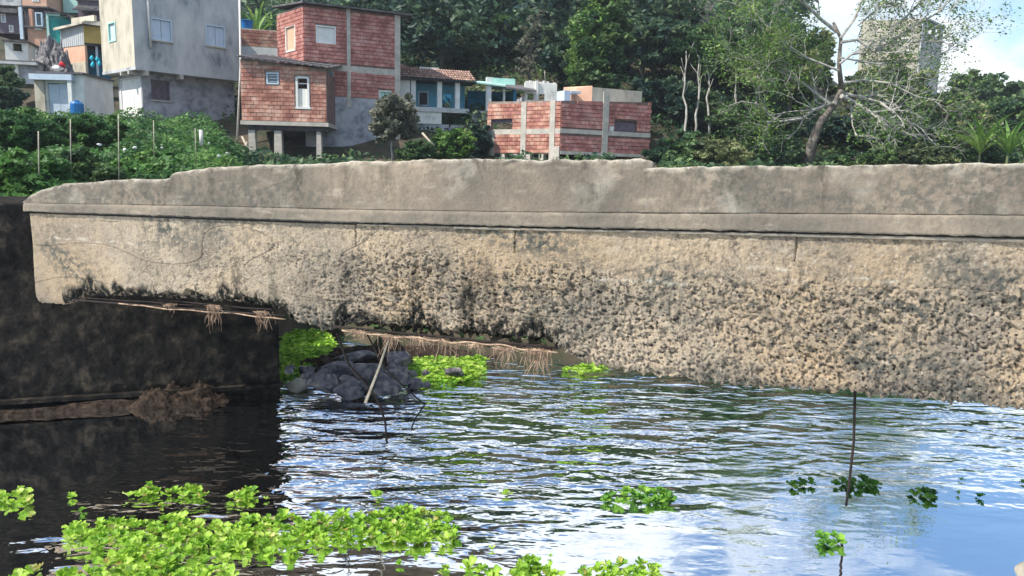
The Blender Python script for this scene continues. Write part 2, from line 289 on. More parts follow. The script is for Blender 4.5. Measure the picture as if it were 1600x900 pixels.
def slab(name, s0, s1, nx, nz, ztop, zbot, off, T, m, disp, parent, stain_shading=None, slope=0, ragged=None):
    s = np.linspace(s0, s1, nx); zt = np.interp(s, *ztop) if not callable(ztop) else ztop(s); zb = np.interp(s, *zbot)
    if ragged: zt = zt+np.array([ragged*fbm(Vector((x*3, 1.7, 0))) + ragged*.5*fbm(Vector((x*14, 5.7, 0))) for x in s])
    w = np.linspace(0, 1, nz)[:, None]; Z = zt[None]*(1-w)+zb[None]*w; SS = np.broadcast_to(s, Z.shape)
    O = np.full(Z.shape, off)+slope*(w); col = np.ones(Z.shape+(4,))
    O2, Z2 = O.copy(), Z.copy()
    for i in range(nz):
        for j in range(nx):
            d = disp(SS[i, j], Z[i, j], zt[j]-Z[i, j], Z[i, j]-zb[j])
            O2[i, j] += d[0]; Z2[i, j] += d[1]; 
            if stain_shading:
                q_ = stain_shading(SS[i, j], Z[i, j], zt[j]-Z[i, j], Z[i, j]-zb[j]); col[i, j, :len(q_)] = q_
    # close behind
    rows = [(Z2[-1], O2[-1]*0+off-T*.35), (Z2[-1]+.02, O2[-1]*0+off-T), (Z2[0], O2[0]*0+off-T)]
    Z3 = np.vstack([Z2]+[r[0][None] for r in rows]); O3 = np.vstack([O2]+[r[1][None] for r in rows]); S3 = np.broadcast_to(s, Z3.shape)
    d, n, o = BF.d, BF.n, BF.o
    P = np.stack([o.x+d.x*S3+n.x*O3, o.y+d.y*S3+n.y*O3, Z3], -1)-np.array([parent.location.x, parent.location.y, parent.location.z])
    me = gridmesh(name, P, m, smooth=True, wrap=True)
    # end caps
    R, K = P.shape[:2]
    import bmesh
    bm = bmesh.new(); bm.from_mesh(me); bm.verts.ensure_lookup_table()
    for k, rev in ((0, False), (K-1, True)):
        vs = [bm.verts[r*K+k] for r in range(R)]
        try: f = bm.faces.new(vs[::-1] if rev else vs)
        except ValueError: pass
    bm.to_mesh(me); bm.free()
    ca = me.color_attributes.new('stain_shading', 'FLOAT_COLOR', 'POINT'); cc = np.zeros((R, K, 4)); cc[:nz] = col; cc[nz:] = col[-1]; ca.data.foreach_set('color', cc.ravel())
    return link(name, me, parent)
bridge = thing('footbridge', BF.pt(0, 0), 'long pale concrete bridge with eroded girder and solid parapet crossing above the river', 'bridge')
def d_smooth(s, z, a, b):
    v = Vector((s, z, 3.3)); d = .008*fbm(v*.8)+.0025*fbm(v*12)
    ch = noise.noise(Vector((s*6, z*8, 7)))
    if a < .08 and ch > .15: d -= min(.02, (ch-.15)*.1*(1-a/.08))
    if a < .010: d -= .010*(1-a/.010)
    if abs(noise.noise(Vector((s*1.1, z*.9, 40)))) < .005: d -= .003
    d += .0015*noise.noise(Vector((s*44, z*44, 2)))
    return d, 0.0
def st_par(s, z, a, b):
    v = Vector((s*.55, z*1.6, 9.1)); g = max(0, min(1, .3+fbm(v)*1.2+.45*sm(4.5, 9, s)))*.7
    k = .0
    if a < .05: k = .0
    w = max(0, fbm(Vector((s*5, z*.6, 2)))+.05)*1.1
    return (g, min(.8, w*max(0, .75-a*1.3)), max(0, .6-a*14)*.9+.5*max(0, fbm(Vector((s*2.2, z*2.2, 33)))-.12))  # top rim painted pale, like light caught on the edge
sB = uof(1016, 262)
slab('parapet', uof(36, 316), sB+.02, 1000, 50, T_top, T_l1, .0, .22, M['parapet'], d_smooth, bridge, st_par, slope=.015, ragged=.016)
slab('parapet', sB-.06, uof(1900), 560, 50, T_top2, T_l1, .007, .2, M['parapet'], d_smooth, bridge, st_par, slope=.015, ragged=.014)
def d_ledge(s, z, a, b):
    d = .004*fbm(Vector((s*3, z*3, 1)))+.003*fbm(Vector((s*20, z*20, 1)))
    if a < .02: d -= .02*(1-a/.02)
    return d, (.012*fbm(Vector((s*9, 4, 4))) if b < .004 else 0)
slab('ledge', uof(40, 320), uof(1900), 1000, 9, (T_l1[0], T_l1[1]-.002), T_l2, .035, .26, M['parapet'], d_ledge, bridge, lambda s, z, a, b: (.3, 0, .05), ragged=.003)
def d_strip(s, z, a, b):
    return (.02*min(0, fbm(Vector((s*1.3, 8, 2)))*2+.1)+.004*fbm(Vector((s*15, z*15, 1))), 0)
slab('drip_strip', uof(560), uof(1900), 500, 4, (T_l2[0], T_l2[1]-.018), (T_l3[0], T_l3[1]-.004), .022, .2, M['parapet'], d_strip, bridge, lambda s, z, a, b: (.3, 0, .2))
u_c1a, u_c1b, u_c2a, u_c2b = uof(108, 470), uof(446, 490), uof(522, 512), uof(872, 542)
CRK = [uof(555, 357), uof(805, 370), uof(1245, 380)]
def rough_amt(s, z, a, b):
    px = s/BL; r = sm(.04, .30, px)*.35+sm(.2, .55, px)*.65
    h = a/(a+b+1e-6); r = r*(.25+.75*sm(.05, .35, h-.12*px+.1*fbm(Vector((s*.8, z, 1)))))
    r *= .55+1.1*max(-.3, fbm(Vector((s*.55, z*1.1+s*.12, 21)))+.35)
    return max(.06, min(1.1, r+.06+.45*sm(.72, 1, h)*sm(.1, .4, px)))
def d_beam(s, z, a, b):
    r = rough_amt(s, z, a, b); q = Vector((s*.9+z*.35, z*.9-s*.15, .5))
    n1 = noise.noise(q*30); n2 = noise.noise(q*58+Vector((3, 3, 3))); big = fbm(Vector((s*.9, z*1.2, 4)))
    var = .55+.8*max(0, noise.noise(Vector((s*1.9, z*2.3, 61)))+.3); d = .014*big+r*var*(.0028*n1+.0032*n2+.0025*noise.noise(q*9))+.0012*n2
    for fq, th, am in ((9, .40, .16), (17, .32, .12), (29, .25, .09), (44, .26, .07)):
        pit = noise.noise(q*fq+Vector((9, fq, 2)))
        if pit > th: d -= r*min(.02, (pit-th)*am)
    if b < .10: d -= .035*(1-b/.10)**2
    if b < .3: d += (1-b/.3)*.008*r*(n1+noise.noise(q*15))
    cz = noise.noise(Vector((s*.7, z*2.2+s*.1, 71)))
    if abs(cz) < .006 and a > .05: d -= .008
    for cs in CRK:
        if a < .22 and abs(s-cs-.012*noise.noise(Vector((z*30, cs, 0)))) < .006: d -= .02
    dz = 0
    if b < .12:
        t = 1-b/.12; dz = t*(.035*noise.noise(Vector((s*13, 2, 2)))+.034*noise.noise(Vector((s*29, 7, 2)))+.02*noise.noise(Vector((s*5, 7, 5))))*(.4+r)
    for ua, ub, dep, hh in ((u_c1a, u_c1b, .09, .075), (u_c2a, u_c2b, .12, .06)):
        if ua < s < ub:
            e = min(1, (s-ua)/.15, (ub-s)/.15); lim = hh*(1+1.1*fbm(Vector((s*2.6, 3, 8)))+.5*noise.noise(Vector((s*17, 1, 1))))
            if b < lim: d -= dep*e*min(1, (lim-b)/.025)
    return d, dz
def st_beam(s, z, a, b):
    px = s/BL; h = a/(a+b+1e-6)
    g = max(0, fbm(Vector((s*.75+5, z*1.5+s*.22, 7)))*1.7+.0+.2*sm(.3, .6, px)+.5*sm(.72, 1, px)*(1-h))
    k = 0
    for ua, ub, H in ((u_c1a-.1, u_c1b+.1, .16), (u_c2a, u_c2b, .20)):  # shade of the recessed cavities, painted as dark colour
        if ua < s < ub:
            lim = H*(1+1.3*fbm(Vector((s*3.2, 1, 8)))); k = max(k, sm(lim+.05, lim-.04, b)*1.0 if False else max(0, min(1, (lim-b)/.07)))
    # dark vertical drip marks
    if .22 < px < .60: k = max(k, .95*max(0, min(1, noise.noise(Vector((s*4.2, z*.6, 3)))*2.6-.4))*sm(.15, .6, h))
    if a < .04: k = max(k, .4*max(0, fbm(Vector((s*3, 1, 1)))+.1))
    p = 0
    for (xa, xb, yy, th) in PALE:
        if xa < s < xb: zz = yy+.03*fbm(Vector((s*3, 0, 0))); p = max(p, .75*max(0, 1-abs(z-zz)/(th*1.6))**1.5*max(0, min(1, .6+2*noise.noise(Vector((s*9, 1, 1))))))
    return (min(1, g), k, p, rough_amt(s, z, a, b))
PALE = []
for x0, x1, y0, th in ((925, 1075, 440, .022), (1165, 1235, 420, .018), (1330, 1425, 438, .015), (1370, 1415, 396, .012), (395, 430, 358, .012), (150, 230, 380, .012), (80, 140, 372, .015)):
    u_, z_ = BF.uz((x0+x1)/2, y0); PALE.append((uof(x0, y0), uof(x1, y0), z_, th))
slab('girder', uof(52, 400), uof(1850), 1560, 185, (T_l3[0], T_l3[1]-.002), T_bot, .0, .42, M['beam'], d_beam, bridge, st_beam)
# deck, far girder, far parapet (1.75 m wide walkway)
def prism(name, za, zb, o0, o1, m, n=60, s0=0, s1=None):
    s1 = s1 or uof(1900); b = MB(); s = np.linspace(s0, s1, n); A = np.interp(s, *za); B = np.interp(s, *zb)
    for i in range(n-1): b.hexa([BF.pt(s[i], B[i], o0), BF.pt(s[i+1], B[i+1], o0), BF.pt(s[i+1], B[i+1], o1), BF.pt(s[i], B[i], o1), BF.pt(s[i], A[i], o0), BF.pt(s[i+1], A[i+1], o0), BF.pt(s[i+1], A[i+1], o1), BF.pt(s[i], A[i], o1)])
    return b.build(name, m, bridge)
prism('deck_slab', (T_l3[0], T_l3[1]+.05), (T_l3[0], T_l3[1]-.14), -.43, -1.45, M['parapet'])
Tb3 = (T_bot[0], T_bot[1]+.3)
prism('girder', (T_l3[0], T_l3[1]), Tb3, -1.46, -1.75, M['parapet'])
prism('parapet', (T_l1[0], T_l1[1]+.08), (T_l3[0], T_l3[1]+.004), -1.55, -1.72, M['parapet'])
# exposed bars under the girder
def bar(px0, py0, px1, py1, o, r=.009, wob=.008, n=14, name='reinforcing_bar', parent=bridge, m=None):
    a = BF.uz(px0, py0); b = BF.uz(px1, py1); pts = []
    for i in range(n):
        t = i/(n-1); pts.append(BF.pt(a[0]*(1-t)+b[0]*t, a[1]*(1-t)+b[1]*t+wob*noise.noise(Vector((t*5, px0, o*9))), o+wob*noise.noise(Vector((t*4, py0, 3)))))
    k = MB(); k.tube(pts, r, 6); return k.build(name, m or M['rust'], parent, smooth=True)
bar(112, 469, 446, 494, -.01, .011); bar(185, 474, 446, 499, .0, .007, wob=.03, m=M['root']); bar(240, 470, 445, 488, -.07, .009)
bar(520, 511, 872, 545, -.03, .013); bar(535, 516, 700, 534, .01, .008, wob=.05, n=30, m=M['root']); bar(690, 530, 872, 551, .0, .008, wob=.045, n=24, m=M['root']); bar(560, 522, 860, 549, -.08, .009)
bar(118, 466, 300, 478, -.05, .007)
# thin slab remnant hanging below the second cavity, cracks
# root tufts
def tuft(px, py, length, spread, n, label, o=.0):
    u, z = BF.uz(px, py); base = BF.pt(u, z, o); t = thing('root_tuft', base, label, 'roots', 'dry root tufts hanging from the girder')
    b = MB()
    for i in range(int(n*1.9)):
        du = random.gauss(0, spread*.55); ln = length*random.choice((.3, .5, .75, 1.0, 1.35))*random.uniform(.6, 1.1); q = BF.pt(u+du, z+.02, o+random.uniform(-.05, .03)); p = [q]
        vx, vy = random.uniform(-.25, .25), random.uniform(-.15, .15); k = 7
        for j in range(k):
            q = q+Vector((vx*ln/k, vy*ln/k, -ln/k*random.uniform(.3, 1.3))); vx += random.uniform(-.4, .4); vx *= .8; p.append(q)
        r = random.choice((.0015, .002, .003, .0045)); b.tube(p, [r*(1-.09*j) for j in range(k+1)], 4, cap=False)
        if random.random() < .25:
            a0 = BF.pt(u+du, z+.01, o+.01); b.tube([a0, a0+BF.d*random.uniform(-.05, .05)+Vector((0, 0, random.uniform(-.02, .03))), a0+BF.d*random.uniform(-.12, .12)+Vector((0, 0, random.uniform(-.05, .02)))], .003, 4)
    b.build('root_strand', M['root'], t, kind='stuff')
for a in ((268, 477, .12, .05, 16, 'small dry root tuft, leftmost under the girder'), (333, 480, .24, .07, 30, 'long forked dry root tuft in the middle of the dark left recess'), (408, 490, .20, .08, 34, 'thick dry root tuft by the right end of the dark left recess'),
          (560, 520, .12, .12, 26, 'short fringe of dry roots at left end of the second broken edge'), (610, 527, .22, .12, 26, 'dry root fringe around the pale leaning stick'), (655, 530, .14, .14, 34, 'dense short root fringe beside the leaning cable top'),
          (700, 536, .20, .13, 30, 'straggly dry root fringe in front of the far mud bank'), (745, 540, .13, .10, 20, 'thin dry root fringe left of the longest hanging roots'), (790, 546, .25, .11, 30, 'brownish hanging root curtain above the dark water'), (843, 549, .34, .11, 44, 'longest pale root curtain at the right end of the broken edge')):
    tuft(*a)
# rods, cable and stick
def rod(name, pts, r, m, label, cat, n=6):
    t = MB(); P = [Vector(p) for p in pts]; t.tube(P, r, n); o = t.mesh(name, m, True, P[0]); return link(name, o, None, label, cat, loc=P[0])
z0 = lambda px, py: atZ(px, py, -.25)
def onB(px, py, o): u, z = BF.uz(px, py); return BF.pt(u, z, o)
rod('steel_rod', [onB(1340, 608, -.12), atY(1334, 690, 6.55), atY(1326, 763, 6.6), atY(1322, 790, 6.62)], .012, M['rust'], 'single dark steel rod standing in open water at the right', 'rod')
rod('steel_rod', [onB(515, 524, -.15), atY(545, 570, 8.1), atY(572, 600, 8.3), atY(592, 628, 8.5), atY(602, 660, 8.6), atY(604, 690, 8.6)], [.014]*6, M['rust'], 'black bent steel rod left of the pale stick under the girder', 'rod')
rod('loose_cable', [onB(560, 528, -.2), atY(600, 573, 8.4), atY(630, 603, 8.7), atY(655, 625, 8.9), atY(664, 632, 9.0), atY(650, 652, 9.05), atY(640, 675, 9.05)], [.009]*7, M['rust'], 'thin black cable sagging from the girder right of the pale stick', 'cable')
rod('pale_stick', [onB(608, 524, -.02), atY(592, 575, 8.0), atY(571, 629, 8.25)], [.010, .014, .017], M['stick'], 'pale straight stick leaning from the girder down to the water', 'stick')
# ------------------------------------------------------------------ abutment
A0 = atY(-260, 500, 8.7); A1 = atY(436, 560, 10.3); AF = Face((A1.x, A1.y), (A0.x-A1.x, A0.y-A1.y)); AL = (A0-A1).to_2d().length
ab = thing('abutment', AF.pt(AL/2, 0), 'dark damp concrete abutment carrying the left end of the bridge', 'bridge abutment')
def wall_grid(F_, u0, u1, z0, z1, nu, nz_, amp, thick, name, m, parent):
    P = np.zeros((nz_+2, nu, 3))
    for j in range(nu):
        u = u0+(u1-u0)*j/(nu-1)
        for i in range(nz_):
            z = z0+(z1-z0)*i/(nz_-1); v = Vector((u, z, 6)); P[i+1, j] = F_.pt(u, z, amp*fbm(v*1.5)+amp*.5*fbm(v*9))
        P[0, j] = F_.pt(u, z0, -thick); P[-1, j] = F_.pt(u, z1, -thick)
    P -= np.array(parent.location)
    me = gridmesh(name, P, m, wrap=True); return link(name, me, parent)
zt_ab = AF.uz(20, 318)[1]
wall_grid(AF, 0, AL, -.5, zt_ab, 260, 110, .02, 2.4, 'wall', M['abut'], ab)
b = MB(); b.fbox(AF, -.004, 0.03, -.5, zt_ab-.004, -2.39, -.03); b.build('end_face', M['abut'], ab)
b = MB(); b.fbox(AF, -.05, AL, AF.uz(200, 612)[1]-.05, AF.uz(200, 612)[1], -.02, .10); b.build('footing_ledge', M['abut'], ab)
# coping of the wall
# mud at the foot
def heap(name, cx, cy, rx, ry, h, m, label=None, cat=None, seed=0, n=46, ang=0, kind=None, fade=1.4):
    P = np.zeros((n, n, 3)); ca, sa = math.cos(ang), math.sin(ang)
    for i in range(n):
        for j in range(n):
            x = (j/(n-1)*2-1); y = (i/(n-1)*2-1); r = math.hypot(x, y); v = Vector((x*2.3+seed, y*2.3, seed*.7))
            z = h*max(-.4, (1-r**fade))*(1+.5*fbm(v))+.3*h*fbm(v*3)+.12*h*fbm(v*11)-.06
            X, Y = x*rx, y*ry; P[i, j] = (X*ca-Y*sa, X*sa+Y*ca, max(z, -.2))
    return link(name, gridmesh(name, P, m), None, label, cat, kind=kind, loc=(cx, cy, 0))
fa = math.atan2((A1-A0).y, (A1-A0).x)
c_ = AF.pt(AL*.62, 0, .02); heap('mud_bank', c_.x, c_.y, 3.0, .20, .12, M['mud'], seed=2, n=130, ang=fa, kind='structure', fade=5)
c_ = AF.pt(AL*.27, 0, .05); heap('silt_heap', c_.x, c_.y, .75, .26, .36, M['mud'], 'brown heap of silt and roots piled against the dark abutment foot', 'mud heap', seed=5, ang=fa)
# ------------------------------------------------------------------ rocks
def rock_mesh(seed, m):
    import bmesh
    bm = bmesh.new(); rs = random.Random(seed*7+1)
    for _ in range(15):
        v = Vector((rs.gauss(0, 1), rs.gauss(0, 1), rs.gauss(0, 1))).normalized(); bm.verts.new(v*rs.uniform(.8, 1.1))
    r_ = bmesh.ops.convex_hull(bm, input=bm.verts[:]); bmesh.ops.delete(bm, geom=[e for e in r_['geom_interior'] if isinstance(e, bmesh.types.BMVert)], context='VERTS')
    bmesh.ops.bevel(bm, geom=bm.edges[:], offset=.09, segments=1, affect='EDGES'); bmesh.ops.triangulate(bm, faces=bm.faces[:])
    bmesh.ops.subdivide_edges(bm, edges=bm.edges[:], cuts=2, use_grid_fill=True)
    for v in bm.verts: v.co *= 1+.06*fbm(v.co*2.2+Vector((seed, 2, 0)))
    me = bpy.data.meshes.new('rock'); bm.to_mesh(me); bm.free(); me.materials.append(m); return me
RK = [rock_mesh(i, M['stone']) for i in range(5)]; RP = rock_mesh(9, M['stone_pale'])
rocks = [(470, 602, 62, 26, 'pale', 'pale squared stone block at the corner of the abutment'), (505, 600, 60, 36, 0, 'dark wet boulder next to the pale block by the abutment'), (550, 606, 66, 34, 1, 'broad dark boulder at the water edge below the bent rod'),
         (598, 604, 60, 32, 2, 'dark boulder crossed by the lower end of the pale stick'), (482, 584, 46, 20, 3, 'upper left dark boulder below the bright plants'), (528, 576, 56, 26, 4, 'top dark boulder of the pile behind the bent rod'),
         (578, 580, 64, 34, 0, 'large angular dark boulder in the middle of the pile'), (625, 588, 54, 30, 1, 'dark sloping boulder at the right of the pile'), (650, 600, 38, 16, 3, 'low dark stone where the pile meets the floating plants'),
         (712, 582, 34, 22, 2, 'small rounded grey stone alone among the floating plants'), (560, 556, 64, 22, 2, 'long dark boulder highest under the broken girder'), (618, 562, 60, 22, 4, 'dark boulder behind the pale stick top')]
for i, (px, py, w, h, k, lab) in enumerate(rocks):
    p = atZ(px, 622 if i in (1, 2, 3) else (612 if i in (0, 7) else (py+h*.45 if i in (8, 9) else 600-i*0)), 0)
    Y = p.y if i not in (4, 5, 6, 10, 11) else {4: 11.1, 5: 11.3, 6: 10.9, 10: 11.8, 11: 11.9}[i]
    c = atY(px, py, Y); o = link('boulder' if k != 'pale' else 'stone_block', (RP if k == 'pale' else RK[k]), None, lab, 'boulder' if k != 'pale' else 'stone', 'boulders piled beside the abutment' if i not in (0, 9) else None, loc=c)
    o.scale = (w/2/F*Y*1.12, w/2/F*Y*1.0, h/2/F*Y*1.25); o.rotation_euler = (random.uniform(-.2, .2), random.uniform(-.25, .25), random.uniform(0, 6) if k != 'pale' else .3)
c_ = atZ(560, 612, 0); heap('rubble_base', c_.x-.3, c_.y+1.4, 1.4, .7, .22, M['mud'], kind='structure', seed=8, n=60)
c_ = atZ(720, 560, 0); heap('mud_bar', c_.x-.8, c_.y+.3, 2.3, .5, .16, M['mud'], kind='structure', seed=3)
b = MB()
for i in range(60):
    px, py = random.uniform(448, 668), random.uniform(574, 626); c = atY(px, py, atZ(px, 624, 0).y+random.uniform(-.2, .9)); k = random.uniform(.025, .085); me = RK[i % 5]; Rm = Matrix.Rotation(random.random()*6, 3, Vector((random.random(), random.random(), .5)).normalized()); n0 = len(b.v)
    b.v += [tuple(c+Rm @ Vector((v.co.x*k*1.3, v.co.y*k, v.co.z*k*.8))) for v in me.vertices]; b.f += [tuple(n0+q for q in p.vertices) for p in me.polygons]
b.build('rubble', M['stone'], None, label='loose dark rubble between the piled boulders', kind='stuff')
p = atZ(1612, 906, 0); o = link('rock', RP, None, 'corner of a brown stone at the lower right edge of the photograph', 'rock', loc=(p.x+.02, p.y, .0)); o.scale = (.16, .2, .26)
# ------------------------------------------------------------------ water lettuce
def leaf_me(i, m):
    L_, Wd = 1.0, .50+.09*(i % 3); P = []
    rows = [(0, .06), (.25, .22), (.5, .40), (.75, .52), (.92, .46), (1.0, .22)]
    b = MB(); curve = [(.25, .55, .85)[i % 3]]
    for k, (t, w) in enumerate(rows):
        x = t*(1-.16*t*(1+i%2)); z = .48*t-(.20+.10*(i%4))*t*t
        for s, q in ((-1, .07), (-.5, 0), (0, .045), (.5, 0), (1, .07)): P.append((x, s*w*Wd*(1+.12*math.sin(i*2+s*3+t*7)), z+q*(1+t)+(.05*math.sin(i*3+s*4+t*9))))
    b.v = P; b.f = [(r*5+c, r*5+c+1, r*5+c+6, r*5+c+5) for r in range(5) for c in range(4)]
    return b.mesh('leaf', m, smooth=True)
LM = [leaf_me(i, M['lettuce']) for i in range(6)]; LO = [leaf_me(i, M['lettuce_old']) for i in range(6)]; LD = [leaf_me(i, M['lettuce_dark']) for i in range(6)]
def rosette_leaves(n, r, rs):
    out = []; a = rs.uniform(0, 6)
    for k in range(n):
        t = k/n; a += 2.4+rs.uniform(-.2, .2); out.append((a, r*(1.0-.3*t)*rs.uniform(.65, 1.2), -.15-1.1*t+rs.uniform(-.3, .3), rs.randrange(6)))
    return out
def rosette(x, y, r, n, label, group, dark=False, parts=True):
    rs = random
    if parts:
        t = thing('water_lettuce', (x, y, .012), label, 'water plant', group)
        for a, s, e, k in rosette_leaves(n, r, rs):
            o = bpy.data.objects.new('leaf', (LD if dark else (LO if rs.random() < .05 else LM))[k]); C.objects.link(o); o.parent = t; o.rotation_euler = (rs.uniform(-.3, .3), e*.85+.05, a); o.scale = (s, s, s)
        return t
    o = link('water_lettuce', random.choice(RD if dark else RM), None, label, 'water plant', group, loc=(x, y, .01)); o.scale = (r, r, r); o.rotation_euler.z = rs.uniform(0, 6); return o
def joined(m):
    from mathutils import Euler
    b = MB(); src = LM
    for a, s, e, k in rosette_leaves(9, 1, random):
        Rm = Euler((0, e*.75+.15, a)).to_matrix(); base = len(b.v)
        b.v += [tuple(Rm @ (v.co*s)) for v in src[k].vertices]; b.f += [tuple(base+i for i in p.vertices) for p in src[k].polygons]
    return b.mesh('water_lettuce', m, smooth=True)
RM = [joined(M['lettuce']) for _ in range(5)]; RD = [joined(M['lettuce_dark']) for _ in range(4)]
ORD = ['leftmost', 'second', 'third', 'fourth', 'fifth', 'sixth', 'seventh', 'eighth', 'ninth', 'tenth', 'eleventh', 'twelfth', 'thirteenth', 'fourteenth', 'fifteenth', 'sixteenth', 'seventeenth', 'eighteenth', 'nineteenth', 'twentieth', 'twenty first', 'twenty second', 'twenty third', 'twenty fourth', 'twenty fifth', 'twenty sixth', 'twenty seventh', 'twenty eighth', 'twenty ninth', 'thirtieth', 'thirty first', 'thirty second', 'thirty third', 'thirty fourth', 'thirty fifth', 'thirty sixth', 'thirty seventh', 'thirty eighth', 'thirty ninth', 'fortieth']
def mat_fill(poly, n, r, where, group, dark=False, parts=True, mind=.62, leaves=9):
    P = [tuple(atZ(*q).to_2d()) for q in poly]; xs = [p[0] for p in P]; ys = [p[1] for p in P]; got = []
    def inside(x, y):
        c = False; j = len(P)-1
        for i in range(len(P)):
            if (P[i][1] > y) != (P[j][1] > y) and x < (P[j][0]-P[i][0])*(y-P[i][1])/(P[j][1]-P[i][1])+P[i][0]: c = not c
            j = i
        return c
    tries = 0
    while len(got) < n and tries < n*150:
        tries += 1; x = random.uniform(min(xs), max(xs)); y = random.uniform(min(ys), max(ys))
        if inside(x, y) and all((x-a)**2+(y-b_)**2 > (r*mind)**2 for a, b_ in got): got.append((x, y))
    if not parts:
        b = MB(); from_ = RM
        for x, y in got:
            me = random.choice(from_); k = r*random.uniform(.75, 1.2); base = len(b.v); b.v += [(x+v.co.x*k, y+v.co.y*k, .01+v.co.z*k) for v in me.vertices]; b.f += [tuple(base+i for i in p.vertices) for p in me.polygons]
        b.build('water_plants', M['lettuce'], None, True, label=where, kind='stuff'); return
    rows = 1 if len(got) <= 9 else (2 if len(got) < 20 else (3 if len(got) < 60 else 5)); got.sort(key=lambda p: p[1]); k = math.ceil(len(got)/rows)
    RN = {1: [''], 2: [' front row of', ' back row of'], 3: [' front row of', ' middle row of', ' back row of'], 5: [' front row of', ' second row of', ' middle row of', ' fourth row of', ' back row of']}[rows]
    for ri in range(rows):
        for i, (x, y) in enumerate(sorted(got[ri*k:(ri+1)*k])):
            rosette(x, y, r*random.uniform(.75, 1.2), leaves, ('dark ' if dark else 'bright ')+'rosette, '+ORD[min(i, 39)]+(' in' if i == 0 else ' from left in')+(RN[ri] if RN[ri] else '')+' '+where, group, dark, parts)
G1 = 'water lettuce floating in front of the bridge'
mat_fill([(105, 832), (150, 822), (260, 812), (330, 826), (420, 812), (500, 812), (560, 806), (640, 800), (700, 812), (722, 838), (690, 852), (560, 850), (480, 868), (400, 874), (330, 862), (230, 868), (160, 860), (110, 850)], 150, .112, 'the long floating mat', G1)
mat_fill([(95, 905), (150, 880), (230, 868), (300, 862), (350, 880), (365, 905), (330, 940), (90, 940)], 50, .12, 'the bottom left mat', G1)
mat_fill([(0, 905), (60, 898), (70, 930), (0, 930)], 5, .11, 'the bottom left corner clump', G1)
mat_fill([(720, 900), (755, 880), (850, 880), (880, 905), (875, 930), (725, 930)], 20, .115, 'the bottom edge mat before the gap', G1)
mat_fill([(900, 900), (940, 882), (1030, 882), (1048, 905), (1045, 930), (900, 930)], 20, .115, 'the bottom edge mat near centre', G1)
mat_fill([(0, 782), (25, 768), (60, 780), (62, 794), (5, 794)], 8, .10, 'the clump at the left photo edge', G1)
mat_fill([(200, 778), (240, 762), (250, 772), (215, 782)], 7, .10, 'the first clump on black water', G1)
mat_fill([(257, 775), (300, 768), (332, 778), (325, 784), (265, 782)], 10, .09, 'the middle clump on black water', G1)
mat_fill([(352, 780), (390, 768), (402, 780), (380, 786)], 8, .10, 'the third clump on black water', G1)
mat_fill([(930, 776), (975, 770), (1045, 770), (1050, 785), (985, 795), (945, 785)], 19, .10, 'the mid stream raft', G1, dark=True)
mat_fill([(1298, 758), (1340, 750), (1378, 758), (1370, 768), (1310, 766)], 12, .095, 'the raft at the steel rod foot', G1, dark=True)
mat_fill([(1418, 772), (1455, 768), (1463, 784), (1430, 786)], 6, .095, 'the right hand clump', G1, dark=True)
mat_fill([(1268, 848), (1310, 840), (1322, 852), (1285, 860)], 6, .095, 'the clump by the rod reflection', G1, dark=True)
mat_fill([(1232, 758), (1270, 752), (1276, 763), (1240, 766)], 5, .095, 'the clump left of the steel rod', G1, dark=True)
mat_fill([(650, 805), (700, 795), (715, 806), (690, 812)], 3, .08, 'the clump behind the long mat tip', G1)
mat_fill([(680, 895), (705, 888), (712, 898), (690, 902)], 2, .07, 'the pair between the bottom mats', G1)
for px, py, r, d, lab in ((112, 780, .09, 0, 'lone pale water lettuce on black water near the left edge'), (128, 800, .05, 0, 'tiny water lettuce below the lone pale one'), (252, 792, .05, 0, 'tiny water lettuce below the first clump'), (416, 782, .04, 0, 'tiny water lettuce at the reflection edge'), (590, 778, .10, 0, 'water lettuce floating above the middle of the long mat'),
        (792, 775, .085, 0, 'single water lettuce right of centre left'), (770, 860, .05, 0, 'half sunk water lettuce right of the long mat'), (1250, 752, .05, 1, 'small dark water lettuce behind the left rod clump'), (1497, 773, .055, 1, 'small dark water lettuce between the two right clumps'), (1530, 778, .08, 1, 'rightmost dark water lettuce with upright leaves'),
        (1502, 752, .04, 1, 'tiny dark water lettuce far out at the right'), (1598, 756, .06, 1, 'dark water lettuce cut by the right photo edge'), (625, 885, .05, 0, 'small water lettuce on black water below the long mat'), (860, 872, .04, 0, 'tiny water lettuce above the bottom mat')):
    p = atZ(px, py); rosette(p.x, p.y, r, 8, lab, G1, bool(d))
G2 = 'water plants beyond the bridge'
mat_fill([(440, 592), (440, 520), (505, 518), (525, 540), (500, 565), (470, 590)], 150, .13, 'bright green water plants lit beside the abutment corner', G2, parts=False, mind=.85)
mat_fill([(612, 575), (640, 563), (755, 562), (758, 585), (720, 600), (680, 606), (650, 594)], 150, .12, 'bright green water plants in the patch behind the hanging roots', G2, parts=False, mind=.8)
mat_fill([(872, 586), (900, 572), (950, 570), (952, 582), (900, 590)], 26, .11, 'bright green water plants right of the root curtain', G2, parts=False)
